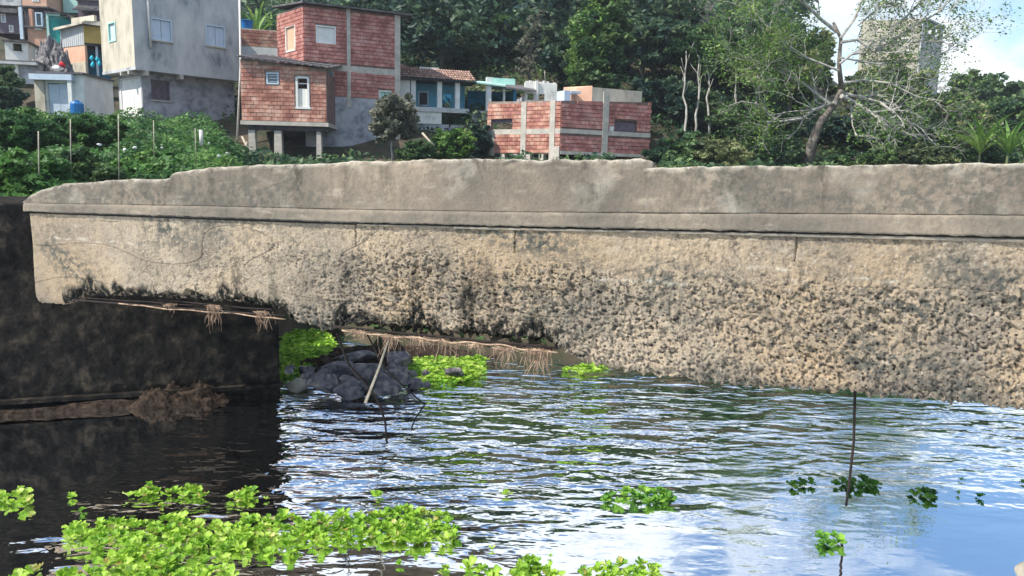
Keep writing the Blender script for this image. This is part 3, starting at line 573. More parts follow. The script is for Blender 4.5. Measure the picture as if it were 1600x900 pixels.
# ------------------------------------------------------------------ foliage tools
def leaf_quads(Cn, size, upb=.35, elong=1.7):
    n = len(Cn); d = RNG.normal(size=(n, 3)); d[:, 2] *= .6; d /= np.linalg.norm(d, axis=1)[:, None]
    nn = RNG.normal(size=(n, 3)); nn[:, 2] += upb*3; e = np.cross(d, nn); e /= np.linalg.norm(e, axis=1)[:, None]+1e-9
    s = (size*RNG.uniform(.6, 1.3, n))[:, None]; V = np.empty((n, 4, 3))
    V[:, 0] = Cn-d*s*elong*.5; V[:, 1] = Cn+e*s*.42; V[:, 2] = Cn+d*s*elong*.5; V[:, 3] = Cn-e*s*.42
    return V.reshape(-1, 3)
def clumps(c, r, k, per, cr=.30, shell=.45):
    d = RNG.normal(size=(k, 3)); d /= np.linalg.norm(d, axis=1)[:, None]; rad = RNG.uniform(shell, 1, k)[:, None]
    cc = np.array(c)+d*rad*np.array(r)*RNG.uniform(.8, 1.12, (k, 1)); sz = RNG.uniform(.55, 1.3, k)
    out = []
    for i in range(k):
        g = RNG.normal(size=(per, 3)); g /= np.linalg.norm(g, axis=1)[:, None]; g *= RNG.uniform(.25, 1, (per, 1))**.5
        out.append(cc[i]+g*np.array([1, 1, .62])*cr*sz[i]*min(r[0], r[2]))
    return np.vstack(out), cc
def limb(b, a, e, ra, rb, n=6, wob=.12, sides=6):
    a, e = Vector(a), Vector(e); ln = (e-a).length; s = random.uniform(0, 99)
    pts = [a.lerp(e, i/(n-1))+Vector((noise.noise(Vector((i*.6, s, 1))), noise.noise(Vector((i*.6, s, 5))), .4*noise.noise(Vector((i*.6, s, 9)))))*ln*wob*math.sin(math.pi*i/(n-1)) for i in range(n)]
    b.tube(pts, [ra+(rb-ra)*i/(n-1) for i in range(n)], sides); return pts
def tree(px, Y, top, wpx, label, m='f_dark', name='tree', cat='tree', group=None, size=.2, dens=1.0, bark='bark', trunk=.16, crown_h=.8, base=None, lobes=3, pyb=None):
    x = atY(px, 200, Y).x; zb = tz(x, Y)-.2 if base is None else base
    if pyb: zb = atY(px, pyb, Y).z
    zt = atY(px, top, Y).z; h = zt-zb; w = wpx/F*Y/2
    t = thing(name, (x, Y, zb), label, cat, group); b = MB(); zc = zb+h*(1-crown_h/2); V = []
    limb(b, (x, Y, zb), (x, Y, zb+h*.75), trunk, trunk*.35, 8, .05)
    lb = []
    for i in range(lobes):
        a = i*2.4+random.random(); rr = .0 if lobes == 1 else .42
        lb.append(((x+math.cos(a)*w*rr, Y+math.sin(a)*w*rr, zc+h*crown_h*random.uniform(-.2, .17)), (w*.74, w*.74, h*crown_h*.42)))
    for c, r in lb:
        k = int(38*dens); vol = (r[0]*r[0]*r[2])**(1/3); per = int(min(260, 62*dens*(vol/max(size, .05)/8)**1.2+20))
        P, cc = clumps(c, r, k, per); V.append(P)
        for q in cc[:7]: limb(b, (x, Y, zb+h*random.uniform(.25, .6)), q, trunk*.4, trunk*.08, 5, .1, 4)
    b.build('trunk', M[bark], t, smooth=True); P = np.vstack(V); P = P[P[:, 2] > zb+.05]
    quads('crown', leaf_quads(P, size), M[m], t, off=t.location); return t
# ------------------------------------------------------------------ forest (each tree its own)
FG = 'trees on the wooded hill behind the houses'
for a in ((660, 62, -46, 190, 'dark evergreen tree on the hill right above the tall brick house', 'f_dark'), (735, 64, -60, 190, 'dark spreading tree on the hill above the blue house', 'f_dark'), (600, 66, -22, 140, 'distant dark tree peeping over the tall brick house roof', 'f_dark'),
          (815, 66, -80, 200, 'tall dark tree rising above the ruined white walls', 'f_dark'), (895, 68, -85, 200, 'tall dark tree at the top of the hill behind the vine tree', 'f_mid'), (985, 66, -75, 180, 'dense dark tree on the hill over the unfinished brick building', 'f_dark'),
          (1060, 64, -40, 150, 'loose grey green tree at the top of the hill right of centre', 'f_olive'), (1130, 62, 10, 160, 'grey green tree with sky above left of the bare tree', 'f_olive')):
    tree(*a, group=FG, size=.30, dens=1.25)
for a in ((690, 52, 20, 150, 'dark bushy tree directly behind the tiled blue house', 'f_dark'), (770, 54, 10, 150, 'dark green tree with light top behind the teal roof', 'f_mid'), (845, 52, 40, 120, 'deep green tree between the ruin and the vine tree', 'f_dark'),
          (905, 46, 60, 110, 'short dark tree behind the plastered rooftop box', 'f_dark'), (1000, 50, 25, 150, 'very dark full tree behind the unfinished building right corner', 'f_dark'), (1085, 50, 40, 130, 'dark tree crown above the three pale trunks', 'f_mid'),
          (1165, 50, 60, 140, 'mid green tree left of the bare tree', 'f_mid'), (1045, 43, 120, 120, 'low dark tree right of the unfinished building', 'f_dark'), (1120, 42, 150, 120, 'low dark green tree under the pale trunks', 'f_dark'),
          (1375, 50, 92, 130, 'olive tree in front of the far grey tower base', 'f_olive'), (1455, 50, 150, 120, 'grey green tree at the foot of the far tower', 'f_olive'), (1230, 46, 45, 130, 'light green tree just left of the bare tree fork', 'f_olive'),
          (1325, 44, 165, 150, 'dark green tree behind the bare tree trunk', 'f_dark'), (1410, 42, 195, 150, 'low green tree to the right of the bare tree trunk', 'f_mid'), (1190, 41, 165, 130, 'dark low tree left of the bare tree trunk', 'f_dark')):
    tree(*a, group=FG, size=.24, dens=1.15)
for a in ((1525, 70, 106, 90, 'rounded dark green tree against the sky at the right', 'f_mid'), (1590, 72, 108, 100, 'rounded dark green tree cut by the right photo edge', 'f_mid'), (1480, 72, 140, 60, 'small pale green tree against the sky beside the tower', 'f_olive'),
          (1560, 56, 150, 120, 'broad bushy tree below the two round skyline trees', 'f_mid'), (1490, 50, 175, 110, 'leafy low tree below the skyline at the right', 'f_olive'), (1640, 56, 150, 120, 'bushy tree outside the right edge of the houses view', 'f_dark')):
    tree(*a, group='trees against the sky at the right', size=.24, dens=1.3)
hv = []
for i in range(1500):
    y = random.uniform(50, 100); q = random.uniform(-620, 420); x = q/F*y; zz = tz(x, y); r = random.uniform(.8, 2.0); n_ = 70; g = RNG.normal(size=(n_, 3)); g /= np.linalg.norm(g, axis=1)[:, None]
    hh = (random.uniform(.5, 7) if q > -330 else random.uniform(.3, 2.5)); hv.append(np.array([x, y, zz+hh])+g*r*RNG.uniform(.4, 1, (n_, 1)))
quads('wood', leaf_quads(np.vstack(hv), .34), M['f_dark'], None, label='dark closed wood covering the far hill', kind='stuff')
# vine covered column tree
t = tree(928, 44, -30, 92, 'tall light green tree draped in climbing vines right of centre', 'f_mid', size=.2, dens=1.6, crown_h=.97, lobes=4)
V = []
for i in range(26):
    px = random.uniform(896, 962); p = atY(px, random.uniform(-10, 60), 42.8+random.random()); n_ = 90; zz = np.linspace(0, random.uniform(3, 5.2), n_)
    V.append(np.stack([p.x+RNG.normal(0, .13, n_)-.04*zz, p.y+RNG.normal(0, .15, n_), p.z-zz], -1))
quads('vine_curtain', leaf_quads(np.vstack(V), .15), M['f_bright'], t, off=t.location)
t = tree(826, 47, 10, 40, 'slender pale vine column left of the ruined white walls', 'f_grey', size=.16, dens=.7, crown_h=.95, lobes=3)
# pale trunks
for px, py0, py1, lab in ((1072, 105, 178, 'leftmost of the three close pale trunks'), (1089, 110, 172, 'middle of the three close pale trunks'), (1106, 118, 170, 'rightmost of the three close pale trunks'), (1156, 130, 245, 'pale slanting trunk left of the forked pale trunk'), (1181, 100, 240, 'forked pale trunk left of the bare tree')):
    Y = 40.5; a = atY(px+random.uniform(-4, 4), py1+40, Y); e = atY(px+random.uniform(-8, 8), py0-25, Y+.5); t = thing('slender_tree', a, lab+' in the dark wood', 'tree', 'slender pale trunks in the wood'); b = MB()
    P = limb(b, a, e, .075, .03, 9, .05)
    for k in range(4): limb(b, P[4+k], P[4+k]+Vector((random.uniform(-.7, .7), random.uniform(-.4, .4), random.uniform(.6, 1.4))), .03, .01, 5, .15, 4)
    b.build('trunk', M['bark_pale'], t, smooth=True); PP, _ = clumps(e+Vector((0, 0, .4)), (1.2, 1, .8), 10, 50); quads('crown', leaf_quads(PP, .16), M['f_mid'], t, off=t.location)
# big bare tree
def bare_tree(px, Y, pyb, label):
    base = atY(px, pyb, Y); t = thing('bare_tree', base, label, 'tree'); bt, bb = MB(), MB(); tips = []
    def grow(p, d, ln, r, depth, b):
        n = 5; pts = [p]; q = p
        for i in range(n):
            d = (d+Vector((random.uniform(-.22, .22), random.uniform(-.18, .18), random.uniform(-.12, .16)))).normalized(); q = q+d*ln/n; pts.append(q)
        b.tube(pts, [r*(1-.38*i/n) for i in range(n+1)], 5 if depth < 3 else 3, cap=False)
        if depth >= 2: tips.extend(pts[2:])
        if depth == 6 or (depth == 5 and random.random() < .3): return
        for k in range(2 if depth < 2 else random.choice((2, 3, 3))):
            a = random.uniform(.35, .95); ax_ = Vector((random.uniform(-.35, .35), random.choice((-1, 1)), random.uniform(-.3, .3))).normalized()
            nd = Matrix.Rotation(a*random.choice((-1, 1)), 3, ax_) @ d; nd.y *= .8; nd.z += .06
            grow(pts[random.choice((3, 4, 5, 5))], nd.normalized(), ln*random.uniform(.62, .86), r*.60, depth+1, bb)
    P = lambda x, y, dy=0: atY(x, y, Y+dy)
    bt.tube([base, P(1268, 225), P(1282, 190), P(1303, 165), P(1315, 140)], [.29, .24, .19, .15, .12], 9)
    bt.tube([P(1315, 140), P(1311, 100), P(1314, 60), P(1302, 35)], [.13, .10, .08, .07], 7)
    for pts, r in ((((1315, 150), (1335, 160), (1358, 175), (1385, 190), (1407, 208)), .12), (((1320, 146), (1345, 152), (1375, 160), (1400, 178)), .09), (((1305, 160), (1290, 165), (1270, 172), (1255, 185), (1218, 190)), .10), (((1322, 150), (1330, 168), (1331, 184)), .07),
                   (((1308, 50), (1280, 28), (1258, 5), (1240, -20)), .09), (((1314, 66), (1340, 62), (1365, 80), (1390, 66), (1432, 66)), .08), (((1365, 80), (1390, 50), (1420, 22), (1450, -10)), .07), (((1313, 60), (1335, 30), (1347, 0), (1350, -30)), .07), (((1312, 100), (1330, 85), (1352, 82)), .07),
                   (((1302, 165), (1280, 150), (1255, 130), (1230, 120)), .07), (((1316, 130), (1350, 125), (1390, 130), (1430, 150)), .07), (((1390, 66), (1430, 40), (1465, 20), (1490, -5)), .06), (((1314, 90), (1370, 100), (1430, 96), (1480, 80)), .05), (((1310, 110), (1260, 90), (1215, 60), (1180, 20)), .06), (((1255, 130), (1215, 110), (1180, 95)), .05), (((1390, 190), (1430, 195), (1460, 215)), .05), (((1340, 40), (1375, 10), (1395, -20)), .05)):
        Q = [P(x, y, random.uniform(-.4, .4)) for x, y in pts]; bb.tube(Q, [r*(1-.5*i/len(Q)) for i in range(len(Q))], 6)
        for k in range(1, len(Q)):
            for _ in range(3):
                d = (Q[k]-Q[k-1]).normalized(); d = (d+Vector((random.uniform(-.8, .8), random.uniform(-.4, .4), random.uniform(-.2, .9)))).normalized(); grow(Q[k], d, random.uniform(.9, 1.5), r*.40, 3, bb)
    bt.build('trunk', M['bark'], t, smooth=True); bb.build('branch_network', M['bark_pale'], t)
    T = np.array([tuple(q) for q in tips]); z_ = (T[:, 2]-base.z); T = T[RNG.random(len(T)) < np.where(T[:, 0] < P(1300, 0).x, .5, .22)]
    L2 = np.repeat(T, 6, 0)+RNG.normal(0, .2, (len(T)*6, 3)); quads('crown', leaf_quads(L2, .09), M['f_bright'], t, off=t.location)
bare_tree(1262, 37, 268, 'large half bare tree with pale spreading branches right of centre')
t = thing('leafless_tree', atY(1118, 150, 55), 'fine leafless grey tree against the white sky at the top', 'tree'); b = MB()
def twig(b, p, d, ln, r, k):
    q = p+d*ln; b.tube([p, p.lerp(q, .5)+Vector((random.uniform(-.05, .05)*ln,)*3), q], [r, r*.8, r*.6], 4, cap=False)
    if k: 
        for _ in range(3): twig(b, p.lerp(q, random.uniform(.5, 1)), (d+Vector((random.uniform(-.7, .7), random.uniform(-.5, .5), random.uniform(-.1, .5)))).normalized(), ln*.72, r*.55, k-1)
for px in (1062, 1085, 1120, 1168, 1200): twig(b, atY(px, 110, 55), Vector((.05, 0, 1)), 2.6, .10, 5)
b.build('branch_network', M['bark_pale'], t)
# small grey shrub tree and shrubs near the houses
tree(612, 34.5, 148, 78, 'grey leafy sapling in front of the tall brick house foot', 'f_grey', 'sapling', size=.13, dens=1.0, bark='bark_pale', trunk=.06, pyb=255)
tree(705, 35, 200, 66, 'dense green shrub below the blue house porch', 'f_bright', 'shrub', 'shrub', size=.13, dens=1.1, trunk=.05, crown_h=.95, pyb=262)
tree(655, 34, 215, 60, 'low green shrub left of the dense shrub below the blue house', 'f_mid', 'shrub', 'shrub', size=.13, trunk=.05, crown_h=.95, pyb=265)
tree(8, 33, 92, 56, 'dark rounded tree at the far left edge above the slope', 'f_dark', size=.15, dens=1.2, trunk=.1, pyb=190, crown_h=.95)
tree(740, 38, 190, 50, 'dark shrub in the gap left of the unfinished brick building', 'f_dark', 'shrub', 'shrub', size=.14, trunk=.05, crown_h=.95, pyb=262)
for i, (px, Y, top, w, m, lab, pb) in enumerate(((40, 22, 168, 150, 'weed', 'bright green shrub at the top left of the bank', 240), (120, 24, 182, 130, 'weed', 'green shrub on the bank below the white facade house', 245), (20, 15, 215, 160, 'weed', 'large leafy shrub at the left photo edge above the abutment', 330), (200, 26, 200, 120, 'f_mid', 'dark green shrub on the bank below the white double door', 255),
        (120, 17, 232, 150, 'f_mid', 'dark leafy shrub just above the left end of the parapet', 320), (270, 24, 232, 120, 'weed', 'green shrub on the bank behind the stepped parapet', 275), (215, 19, 235, 130, 'weed', 'light green shrub close behind the left parapet', 300), (335, 27, 235, 70, 'f_mid', 'low weedy shrub beside the leaning poles', 270),
        (1540, 38, 225, 90, 'f_mid', 'shrub at the foot of the fan leaved plants', 275), (1060, 37, 205, 90, 'f_mid', 'green shrub at the right corner of the unfinished building', 275), (1130, 36, 222, 100, 'f_olive', 'olive shrub above the parapet below the pale trunks', 275), (1350, 36, 225, 110, 'f_mid', 'dark shrub above the parapet right of the bare tree', 275), (1440, 36, 222, 100, 'f_olive', 'olive shrub above the parapet towards the right', 275), (1210, 38, 215, 80, 'f_dark', 'dark shrub left of the bare tree trunk', 275))):
    tree(px, Y, top, w, lab, m, 'shrub', 'shrub', 'shrubs on the bank behind the bridge', size=.10 if Y < 30 else .15, dens=1.35, trunk=.05, crown_h=.98, pyb=pb)
# undergrowth cover
def scatter(n, x0, x1, y0, y1, hgt, size, keep):
    q = RNG.uniform(x0, x1, n)/F; y = RNG.uniform(y0, y1, n); x = q*y; k = keep(q*F, y); x, y = x[k], y[k]; z = terrain(x, y); w = z > .15
    x, y, z = x[w], y[w], z[w]; nn = .5+.5*np.sin(x*1.3+y*.7)*np.sin(y*.9-x*.5); return np.stack([x, y, z+RNG.random(len(x))*hgt*(.3+nn)], -1)
U = [leaf_quads(scatter(60000, -830, -420, 9.5, 35, .75, .1, lambda q, y: (y < 35)), .10), leaf_quads(scatter(26000, -830, -780, 35, 48, .5, .1, lambda q, y: y > 0), .16)]
quads('undergrowth', np.vstack(U), M['weed'], None, label='tangled weeds covering the bank at the left', kind='stuff')
U = [leaf_quads(scatter(86000, -450, 900, 12.7, 60, .7, .1, lambda q, y: ((q > 225) | (y < 33) | (y > 41))), .17)]
quads('undergrowth', np.vstack(U), M['f_mid'], None, label='dark undergrowth below the trees behind the bridge', kind='stuff')
# fan leaved plants, palm
def banana(px, pyb, Y, top, n, label, m='f_bright', name='fan_leaf_plant', cat='plant'):
    base = atY(px, pyb, Y); h = atY(px, top, Y).z-base.z; t = thing(name, base, label, cat, 'large leaved plants'); b = MB(); b.tube([base, base+Vector((0, 0, h*.5))], [.06, .04], 6); b.build('stem', M['f_olive'], t)
    for i in range(n):
        a = i*2.4; l = MB(); tilt = random.uniform(.2, 1.0); w = h*.032; prev = None; d = Vector((math.cos(a), math.sin(a)*.8, 0)); p = base+Vector((0, 0, h*.22)); side = Vector((-d.y, d.x, 0)).normalized(); K = 8; v = Vector((d.x*tilt, d.y*tilt, 1)).normalized()
        for k in range(K+1):
            ww = w*math.sin(math.pi*min(1, .12+k/K*.86)); l.v += [tuple(p-side*ww+Vector((0, 0, ww*.3))), tuple(p), tuple(p+side*ww+Vector((0, 0, ww*.3)))]
            p = p+v*h*.95/K; v = (v+Vector((d.x*.13, d.y*.13, -.10*tilt-.05))).normalized()
        l.f = [q for k in range(K) for q in ((k*3, k*3+1, k*3+4, k*3+3), (k*3+1, k*3+2, k*3+5, k*3+4))]; l.build('leaf', M[m], t)
banana(1528, 262, 36, 172, 22, 'pale green fan leaved plant left of its pair at the right'); banana(1572, 262, 35, 178, 24, 'pale green fan leaved plant nearest the right edge'); banana(1598, 262, 38, 190, 18, 'fan leaved plant cut by the right photo edge')
banana(402, 78, 50, -6, 14, 'bright palm like plant above the white band behind the grey house'); banana(425, 78, 52, 10, 10, 'bushy bright plant left of the tall brick house top')
# ------------------------------------------------------------------ houses
def holes_wall(b, F_, u0, u1, z0, z1, holes, o0, o1, za=None, zb=None):
    us = sorted({u0, u1}|{h for q in holes for h in q[:2] if u0 < h < u1}); zs = sorted({z0, z1}|{h for q in holes for h in q[2:4] if z0 < h < z1})
    top = lambda u: z1 if za is None else za+(zb-za)*(u-u0)/(u1-u0)
    for i in range(len(us)-1):
        for j in range(len(zs)-1):
            cu, cz = (us[i]+us[i+1])/2, (zs[j]+zs[j+1])/2
            if any(h[0] < cu < h[1] and h[2] < cz < h[3] for h in holes): continue
            if j == len(zs)-2: b.fbox(F_, us[i], us[i+1], zs[j], zs[j+1], o0, o1, top(us[i]), top(us[i+1]))
            else: b.fbox(F_, us[i], us[i+1], zs[j], zs[j+1], o0, o1)
BW, BH, BJ = .285, .185, .012
def brick_mesh(m, w=BW):
    b = MB(); b.box((0, 0, 0), (w-BJ, .06, BH-.028)); return b.mesh('brick', m)
BM = {k: brick_mesh(M[k]) for k in ('brick', 'brick_pale')}; BHF = {k: brick_mesh(M[k], BW*.5) for k in ('brick', 'brick_pale')}
def bricks(F_, parent, u0, u1, z0, zt, holes, quota, m, rest):
    ang = math.atan2(F_.d.y, F_.d.x); r = 0; z = z0
    while z+BH*.6 < max(zt(u0), zt(u1)):
        segs = [(u0, u1)]
        for h in holes:
            if h[2]-.04 < z+BH/2 < h[3]+.04:
                segs = [q for a, c in segs for q in ((a, min(c, h[0]-.01)), (max(a, h[1]+.01), c)) if q[1]-q[0] > .03]
        u = u0-(BW*.5 if r % 2 else 0)
        while u < u1-.04:
            for a_, c_ in segs:
                a, c = max(u, a_), min(u+BW, c_); w = c-a
                if w < .035 or z+BH > zt((a+c)/2)+.02: continue
                o_ = .012+random.uniform(-.010, .010)
                if quota[0] > 0 and random.random() < quota[1]:
                    quota[0] -= 1; o = bpy.data.objects.new('brick', BM[m] if w > BW*.75 else BHF[m]); C.objects.link(o); o.parent = parent
                    o.location = F_.pt((a+c)/2, z+BH/2+random.uniform(-.004, .004), o_)-parent.location; o.rotation_euler = (0, random.uniform(-.012, .012), ang+random.uniform(-.015, .015)); o.scale = ((w-BJ)/((BW if w > BW*.75 else BW*.5)-BJ), 1, 1)
                else: rest.fbox(F_, a+BJ/2, c-BJ/2, z+.014, z+BH-.014, o_-.03, o_+.03)
            u += BW
        z += BH; r += 1
def roomback(parent, F_, u0, u1, z0, z1, depth, m):      # back wall, side wall, floor, ceiling
    b = MB(); b.fbox(F_, u0, u1, z0, z1, -depth-.15, -depth); b.fbox(F_, u1-.15, u1, z0, z1, -depth+.005, -.16); b.fbox(F_, u0, u0+.15, z0, z1, -depth+.005, -.16); b.build('wall', m, parent)
def window(parent, F_, r, frame='white', pane='glass', leaf=2, o=.0, bars=0, sill=True, fr=.05, o_in=-.08):
    u0, u1, z0, z1 = r; b = MB(); b.fbox(F_, u0-.02, u1+.02, z1-fr, z1+.02, -.1+o, .035+o); b.fbox(F_, u0-.02, u1+.02, z0-.02, z0+fr, -.1+o, .035+o); b.fbox(F_, u0-.02, u0+fr, z0+fr, z1-fr, -.1+o, .034+o); b.fbox(F_, u1-fr, u1+.02, z0+fr, z1-fr, -.1+o, .034+o)
    w = b.build('window', M[frame], parent); n = max(1, leaf); W_ = (u1-u0-2*fr)/n
    for i in range(n):
        b = MB(); a = u0+fr+i*W_; b.fbox(F_, a+.012, a+W_-.012, z0+fr+.01, z1-fr-.01, o_in+o, o_in+.03+o); b.build('pane', M[pane], w)
        if bars:
            b = MB()
            for k in range(bars): zz = z0+fr+(k+.5)*(z1-z0-2*fr)/bars; b.fbox(F_, a+.02, a+W_-.02, zz-.018, zz+.018, o_in+.032+o, o_in+.05+o)
            b.build('louvre_slat', M[frame], w)
    if sill: b = MB(); b.fbox(F_, u0-.07, u1+.07, z0-.09, z0-.022, -.05+o, .09+o); b.build('sill', M['post'], w)
    return w
def house(F_, zb, label, cat='house', name='house', group=None): return thing(name, F_.pt(0, zb), label, cat, group)
def part(parent, name, m, *boxes, label=None):
    b = MB()
    for q in boxes: b.fbox(*q)
    return b.build(name, M[m], parent, label=label)
# --- A: grey two storey house
c = atY(209, 60, 38); R_ = Face(c.to_2d(), (.69, .72)); Lf = Face(c.to_2d(), (-.76, .65))
uR = R_.uz(375, 80)[0]; uL = Lf.uz(159, 80)[0]; zu = R_.uz(209, 103)[1]; zg = zu-3.0; zT = zu+4.6
A = house(R_, zg, 'grey unplastered two storey house with jutting upper floor at the left')
wins = [R_.rect(236, 268, 30, 63), R_.rect(322, 351, 40, 72)]; lw = [Lf.rect(170, 181, 35, 65)]
b = MB(); holes_wall(b, R_, 0, uR, zu, zT, wins, -.15, 0); b.build('front_wall', M['plaster_grey'], A)
b = MB(); holes_wall(b, Lf, .155, uL, zu, zT, lw, -.15, 0); b.build('side_wall', M['plaster_cream'], A)  # sunlit side: warm light put into the cream colour
part(A, 'corner_post', 'plaster_cream', (Lf, -.0, .15, zu, zT, -.149, .004))
for w in wins: window(A, R_, w, 'shutter', 'shutter', 2, bars=0)
for w in lw: window(A, Lf, w, 'mint', 'shutter', 1, sill=False)
part(A, 'wall', 'plaster_grey', (Lf, uL-.15, uL, zu, zT, -5.0, -.16), (R_, uR-.15, uR, zu, zT, -3.8, -.16))
b = MB(); d1 = R_.pt(0, 0); far = Lf.pt(uL, 0)+R_.d*uR
b.hexa([R_.pt(0, zu-.16, .03), R_.pt(uR, zu-.16, .03), Vector((far.x, far.y, zu-.16)), Lf.pt(uL, zu-.16, .03), R_.pt(0, zu-.003, .03), R_.pt(uR, zu-.003, .03), Vector((far.x, far.y, zu-.003)), Lf.pt(uL, zu-.003, .03)]); b.build('floor_slab', M['plaster_grey'], A)
b = MB(); b.hexa([R_.pt(0, zT+.003, .2), R_.pt(uR, zT+.003, .2), Vector((far.x, far.y, zT)), Lf.pt(uL, zT+.003, .2), R_.pt(0, zT+.15, .2), R_.pt(uR, zT+.15, .2), Vector((far.x, far.y, zT+.15)), Lf.pt(uL, zT+.15, .2)]); b.build('roof', M['roof_sheet'], A)
c2 = R_.pt(.55, 0, -.75); R2 = Face(c2.to_2d(), (.69, .72)); L2 = Face(c2.to_2d(), (-.76, .65)); uR2 = uR-.6; uL2 = L2.uz(186, 150)[0]
w3 = [R2.rect(237, 264, 126, 156)]; dr = [L2.rect(190, 222, 121, 190)]
b = MB(); holes_wall(b, R2, 0, uR2, zg-.6, zu-.165, w3, -.15, 0); b.build('lower_front_wall', M['plaster_dark'], A)
b = MB(); holes_wall(b, L2, .155, uL2, zg-.6, zu-.165, dr, -.15, 0); b.build('lower_side_wall', M['plaster_grey'], A); part(A, 'corner_post', 'plaster_grey', (L2, 0, .15, zg-.6, zu-.17, -.149, .004))
window(A, R2, w3[0], 'mauve', 'mauve', 1, bars=5)
u0, u1, z0_, z1_ = dr[0]; dd = part(A, 'door_frame', 'white', (L2, u0, u0+.06, z0_, z1_, -.1, .03), (L2, u1-.06, u1, z0_, z1_, -.1, .03), (L2, u0+.06, u1-.06, z1_-.06, z1_, -.1, .028))
for a_, b_ in ((u0+.065, (u0*.62+u1*.38)-.01), ((u0*.62+u1*.38)+.01, u1-.065)): part(dd, 'door_leaf', 'white', (L2, a_, b_, z0_, z1_-.07, -.06, -.02))
part(A, 'wall', 'plaster_dark', (R2, uR2-.15, uR2, zg-.6, zu-.17, -3.8, -.16))
for px in (191, 203): u = Lf.uz(px, 108)[0]; part(A, 'joist_end', 'post', (Lf, u-.07, u+.07, zu-.36, zu-.165, -.4, .10))
for px in (229, 283): u = R_.uz(px, 112)[0]; part(A, 'joist_end', 'post', (R_, u-.08, u+.08, zu-.40, zu-.165, -.5, .10))
b = MB(); a1, a2 = R_.uz(229, -5), R_.uz(235, 75); b.tube([R_.pt(a1[0], a1[1], .07), R_.pt(a2[0], a2[1], .07)], .055, 8); b.build('vent_pipe', M['pipe'], A, smooth=True)
p1, p2, p3 = atY(374, -10, 40), atY(376, 100, 39.2), atY(370, 232, 38.6); rod('downpipe', [p3, p2, p1], [.055, .05, .05], M['pipe'], 'long cream downpipe between grey house and brick stilt house', 'pipe', 8)
for (x0, y0, x1, y1, Y, lab) in ((378, 213, 399, 258, 35, 'pale pole leaning under the stilt house at its left'), (386, 222, 374, 262, 34.6, 'shorter leaning pole crossing beneath the downpipe')):
    rod('pole', [atY(x1, y1, Y), atY(x0, y0, Y+.3)], .05, M['stick'], lab, 'pole')
# --- B: brick house on stilts
c = atY(377, 150, 36.5); B_ = Face(c.to_2d(), (1, .06)); uB = B_.uz(510, 150)[0]; zb0 = B_.uz(440, 190)[1]; zl, zr = B_.uz(377, 92)[1], B_.uz(510, 108)[1]
Bh = house(B_, zb0-1.6, 'small brick house raised on concrete stilts with sloping dark roof'); ha = B_.rect(417, 435, 114, 131); hb = B_.rect(464, 482, 121, 167)
b = MB(); holes_wall(b, B_, 0, uB, zb0, zr-.1, [ha, hb], -.15, 0, za=zl, zb=zr); b.build('mortar_wall', M['mortar'], Bh)
rest = MB(); q = [300, 1.0]; bricks(B_, Bh, 0, uB, zb0+.02, lambda u: zl+(zr-zl)*u/uB-.02, [(ha[0]-.06, ha[1]+.06, ha[2]-.06, ha[3]+.06), (hb[0]-.1, hb[1]+.1, hb[2]-.12, hb[3]+.06)], q, 'brick_pale', rest)
if rest.v: rest.build('brickwork', M['brick_pale'], Bh, kind='stuff')
window(Bh, B_, ha, 'shutter', 'glass', 1, bars=3, sill=False); w = part(Bh, 'window', 'white', (B_, hb[0]-.05, hb[0]+.05, hb[2], hb[3], -.1, .05), (B_, hb[1]-.05, hb[1]+.05, hb[2], hb[3], -.1, .05), (B_, hb[0]+.051, hb[1]-.051, hb[3]-.05, hb[3]+.04, -.1, .05), (B_, hb[0]-.08, hb[1]+.1, hb[2]-.10, hb[2]-.002, -.1, .06))
zm = hb[2]+(hb[3]-hb[2])*.62; part(w, 'lower_panel', 'whitewash', (B_, hb[0]+.052, hb[1]-.052, hb[2], zm, -.09, -.04)); part(w, 'rail', 'white', (B_, hb[0]+.052, hb[1]-.052, zm+.22, zm+.27, -.09, -.04))
roomback(Bh, B_, 0, uB, zb0, zr-.1, 4, M['mortar_dark']); part(Bh, 'floor_slab', 'post', (B_, -.05, uB+.1, zb0-.19, zb0-.003, -4.1, .12)); part(Bh, 'floor_beam', 'dark', (B_, .3, uB+.05, zb0-.42, zb0-.195, -.35, .02))
b = MB()
for i in range(24):
    a_ = -.15+(uB+.5)*i/24; a2 = a_+(uB+.5)/24; f = lambda u: zl+.02+(zr-zl)*u/uB; k = .035 if i % 2 else 0; b.hexa([B_.pt(a_, f(a_)+k, .35), B_.pt(a2, f(a2)+k, .35), B_.pt(a2, f(a2)+k+.75, -4.2), B_.pt(a_, f(a_)+k+.75, -4.2), B_.pt(a_, f(a_)+k+.06, .35), B_.pt(a2, f(a2)+k+.06, .35), B_.pt(a2, f(a2)+k+.81, -4.2), B_.pt(a_, f(a_)+k+.81, -4.2)])
b.build('roof_sheet', M['roof_sheet'], Bh)
for px, w_ in ((393, .2), (434, .22), (498, .14)):
    u = B_.uz(px, 220)[0]; b = MB(); s_ = .05 if px == 393 else 0
    b.hexa([B_.pt(u-w_+s_, zb0-2.6, -.4), B_.pt(u+w_+s_, zb0-2.6, -.4), B_.pt(u+w_+s_, zb0-2.6, 0), B_.pt(u-w_+s_, zb0-2.6, 0), B_.pt(u-w_*.75, zb0-.425, -.35), B_.pt(u+w_*.75, zb0-.425, -.35), B_.pt(u+w_*.75, zb0-.425, -.02), B_.pt(u-w_*.75, zb0-.425, -.02)]); b.build('column', M['post'], Bh)
for px in (412, 470): u = B_.uz(px, 220)[0]; part(Bh, 'column', 'dark', (B_, u-.09, u+.09, zb0-2.6, zb0-.2, -3, -2.8))
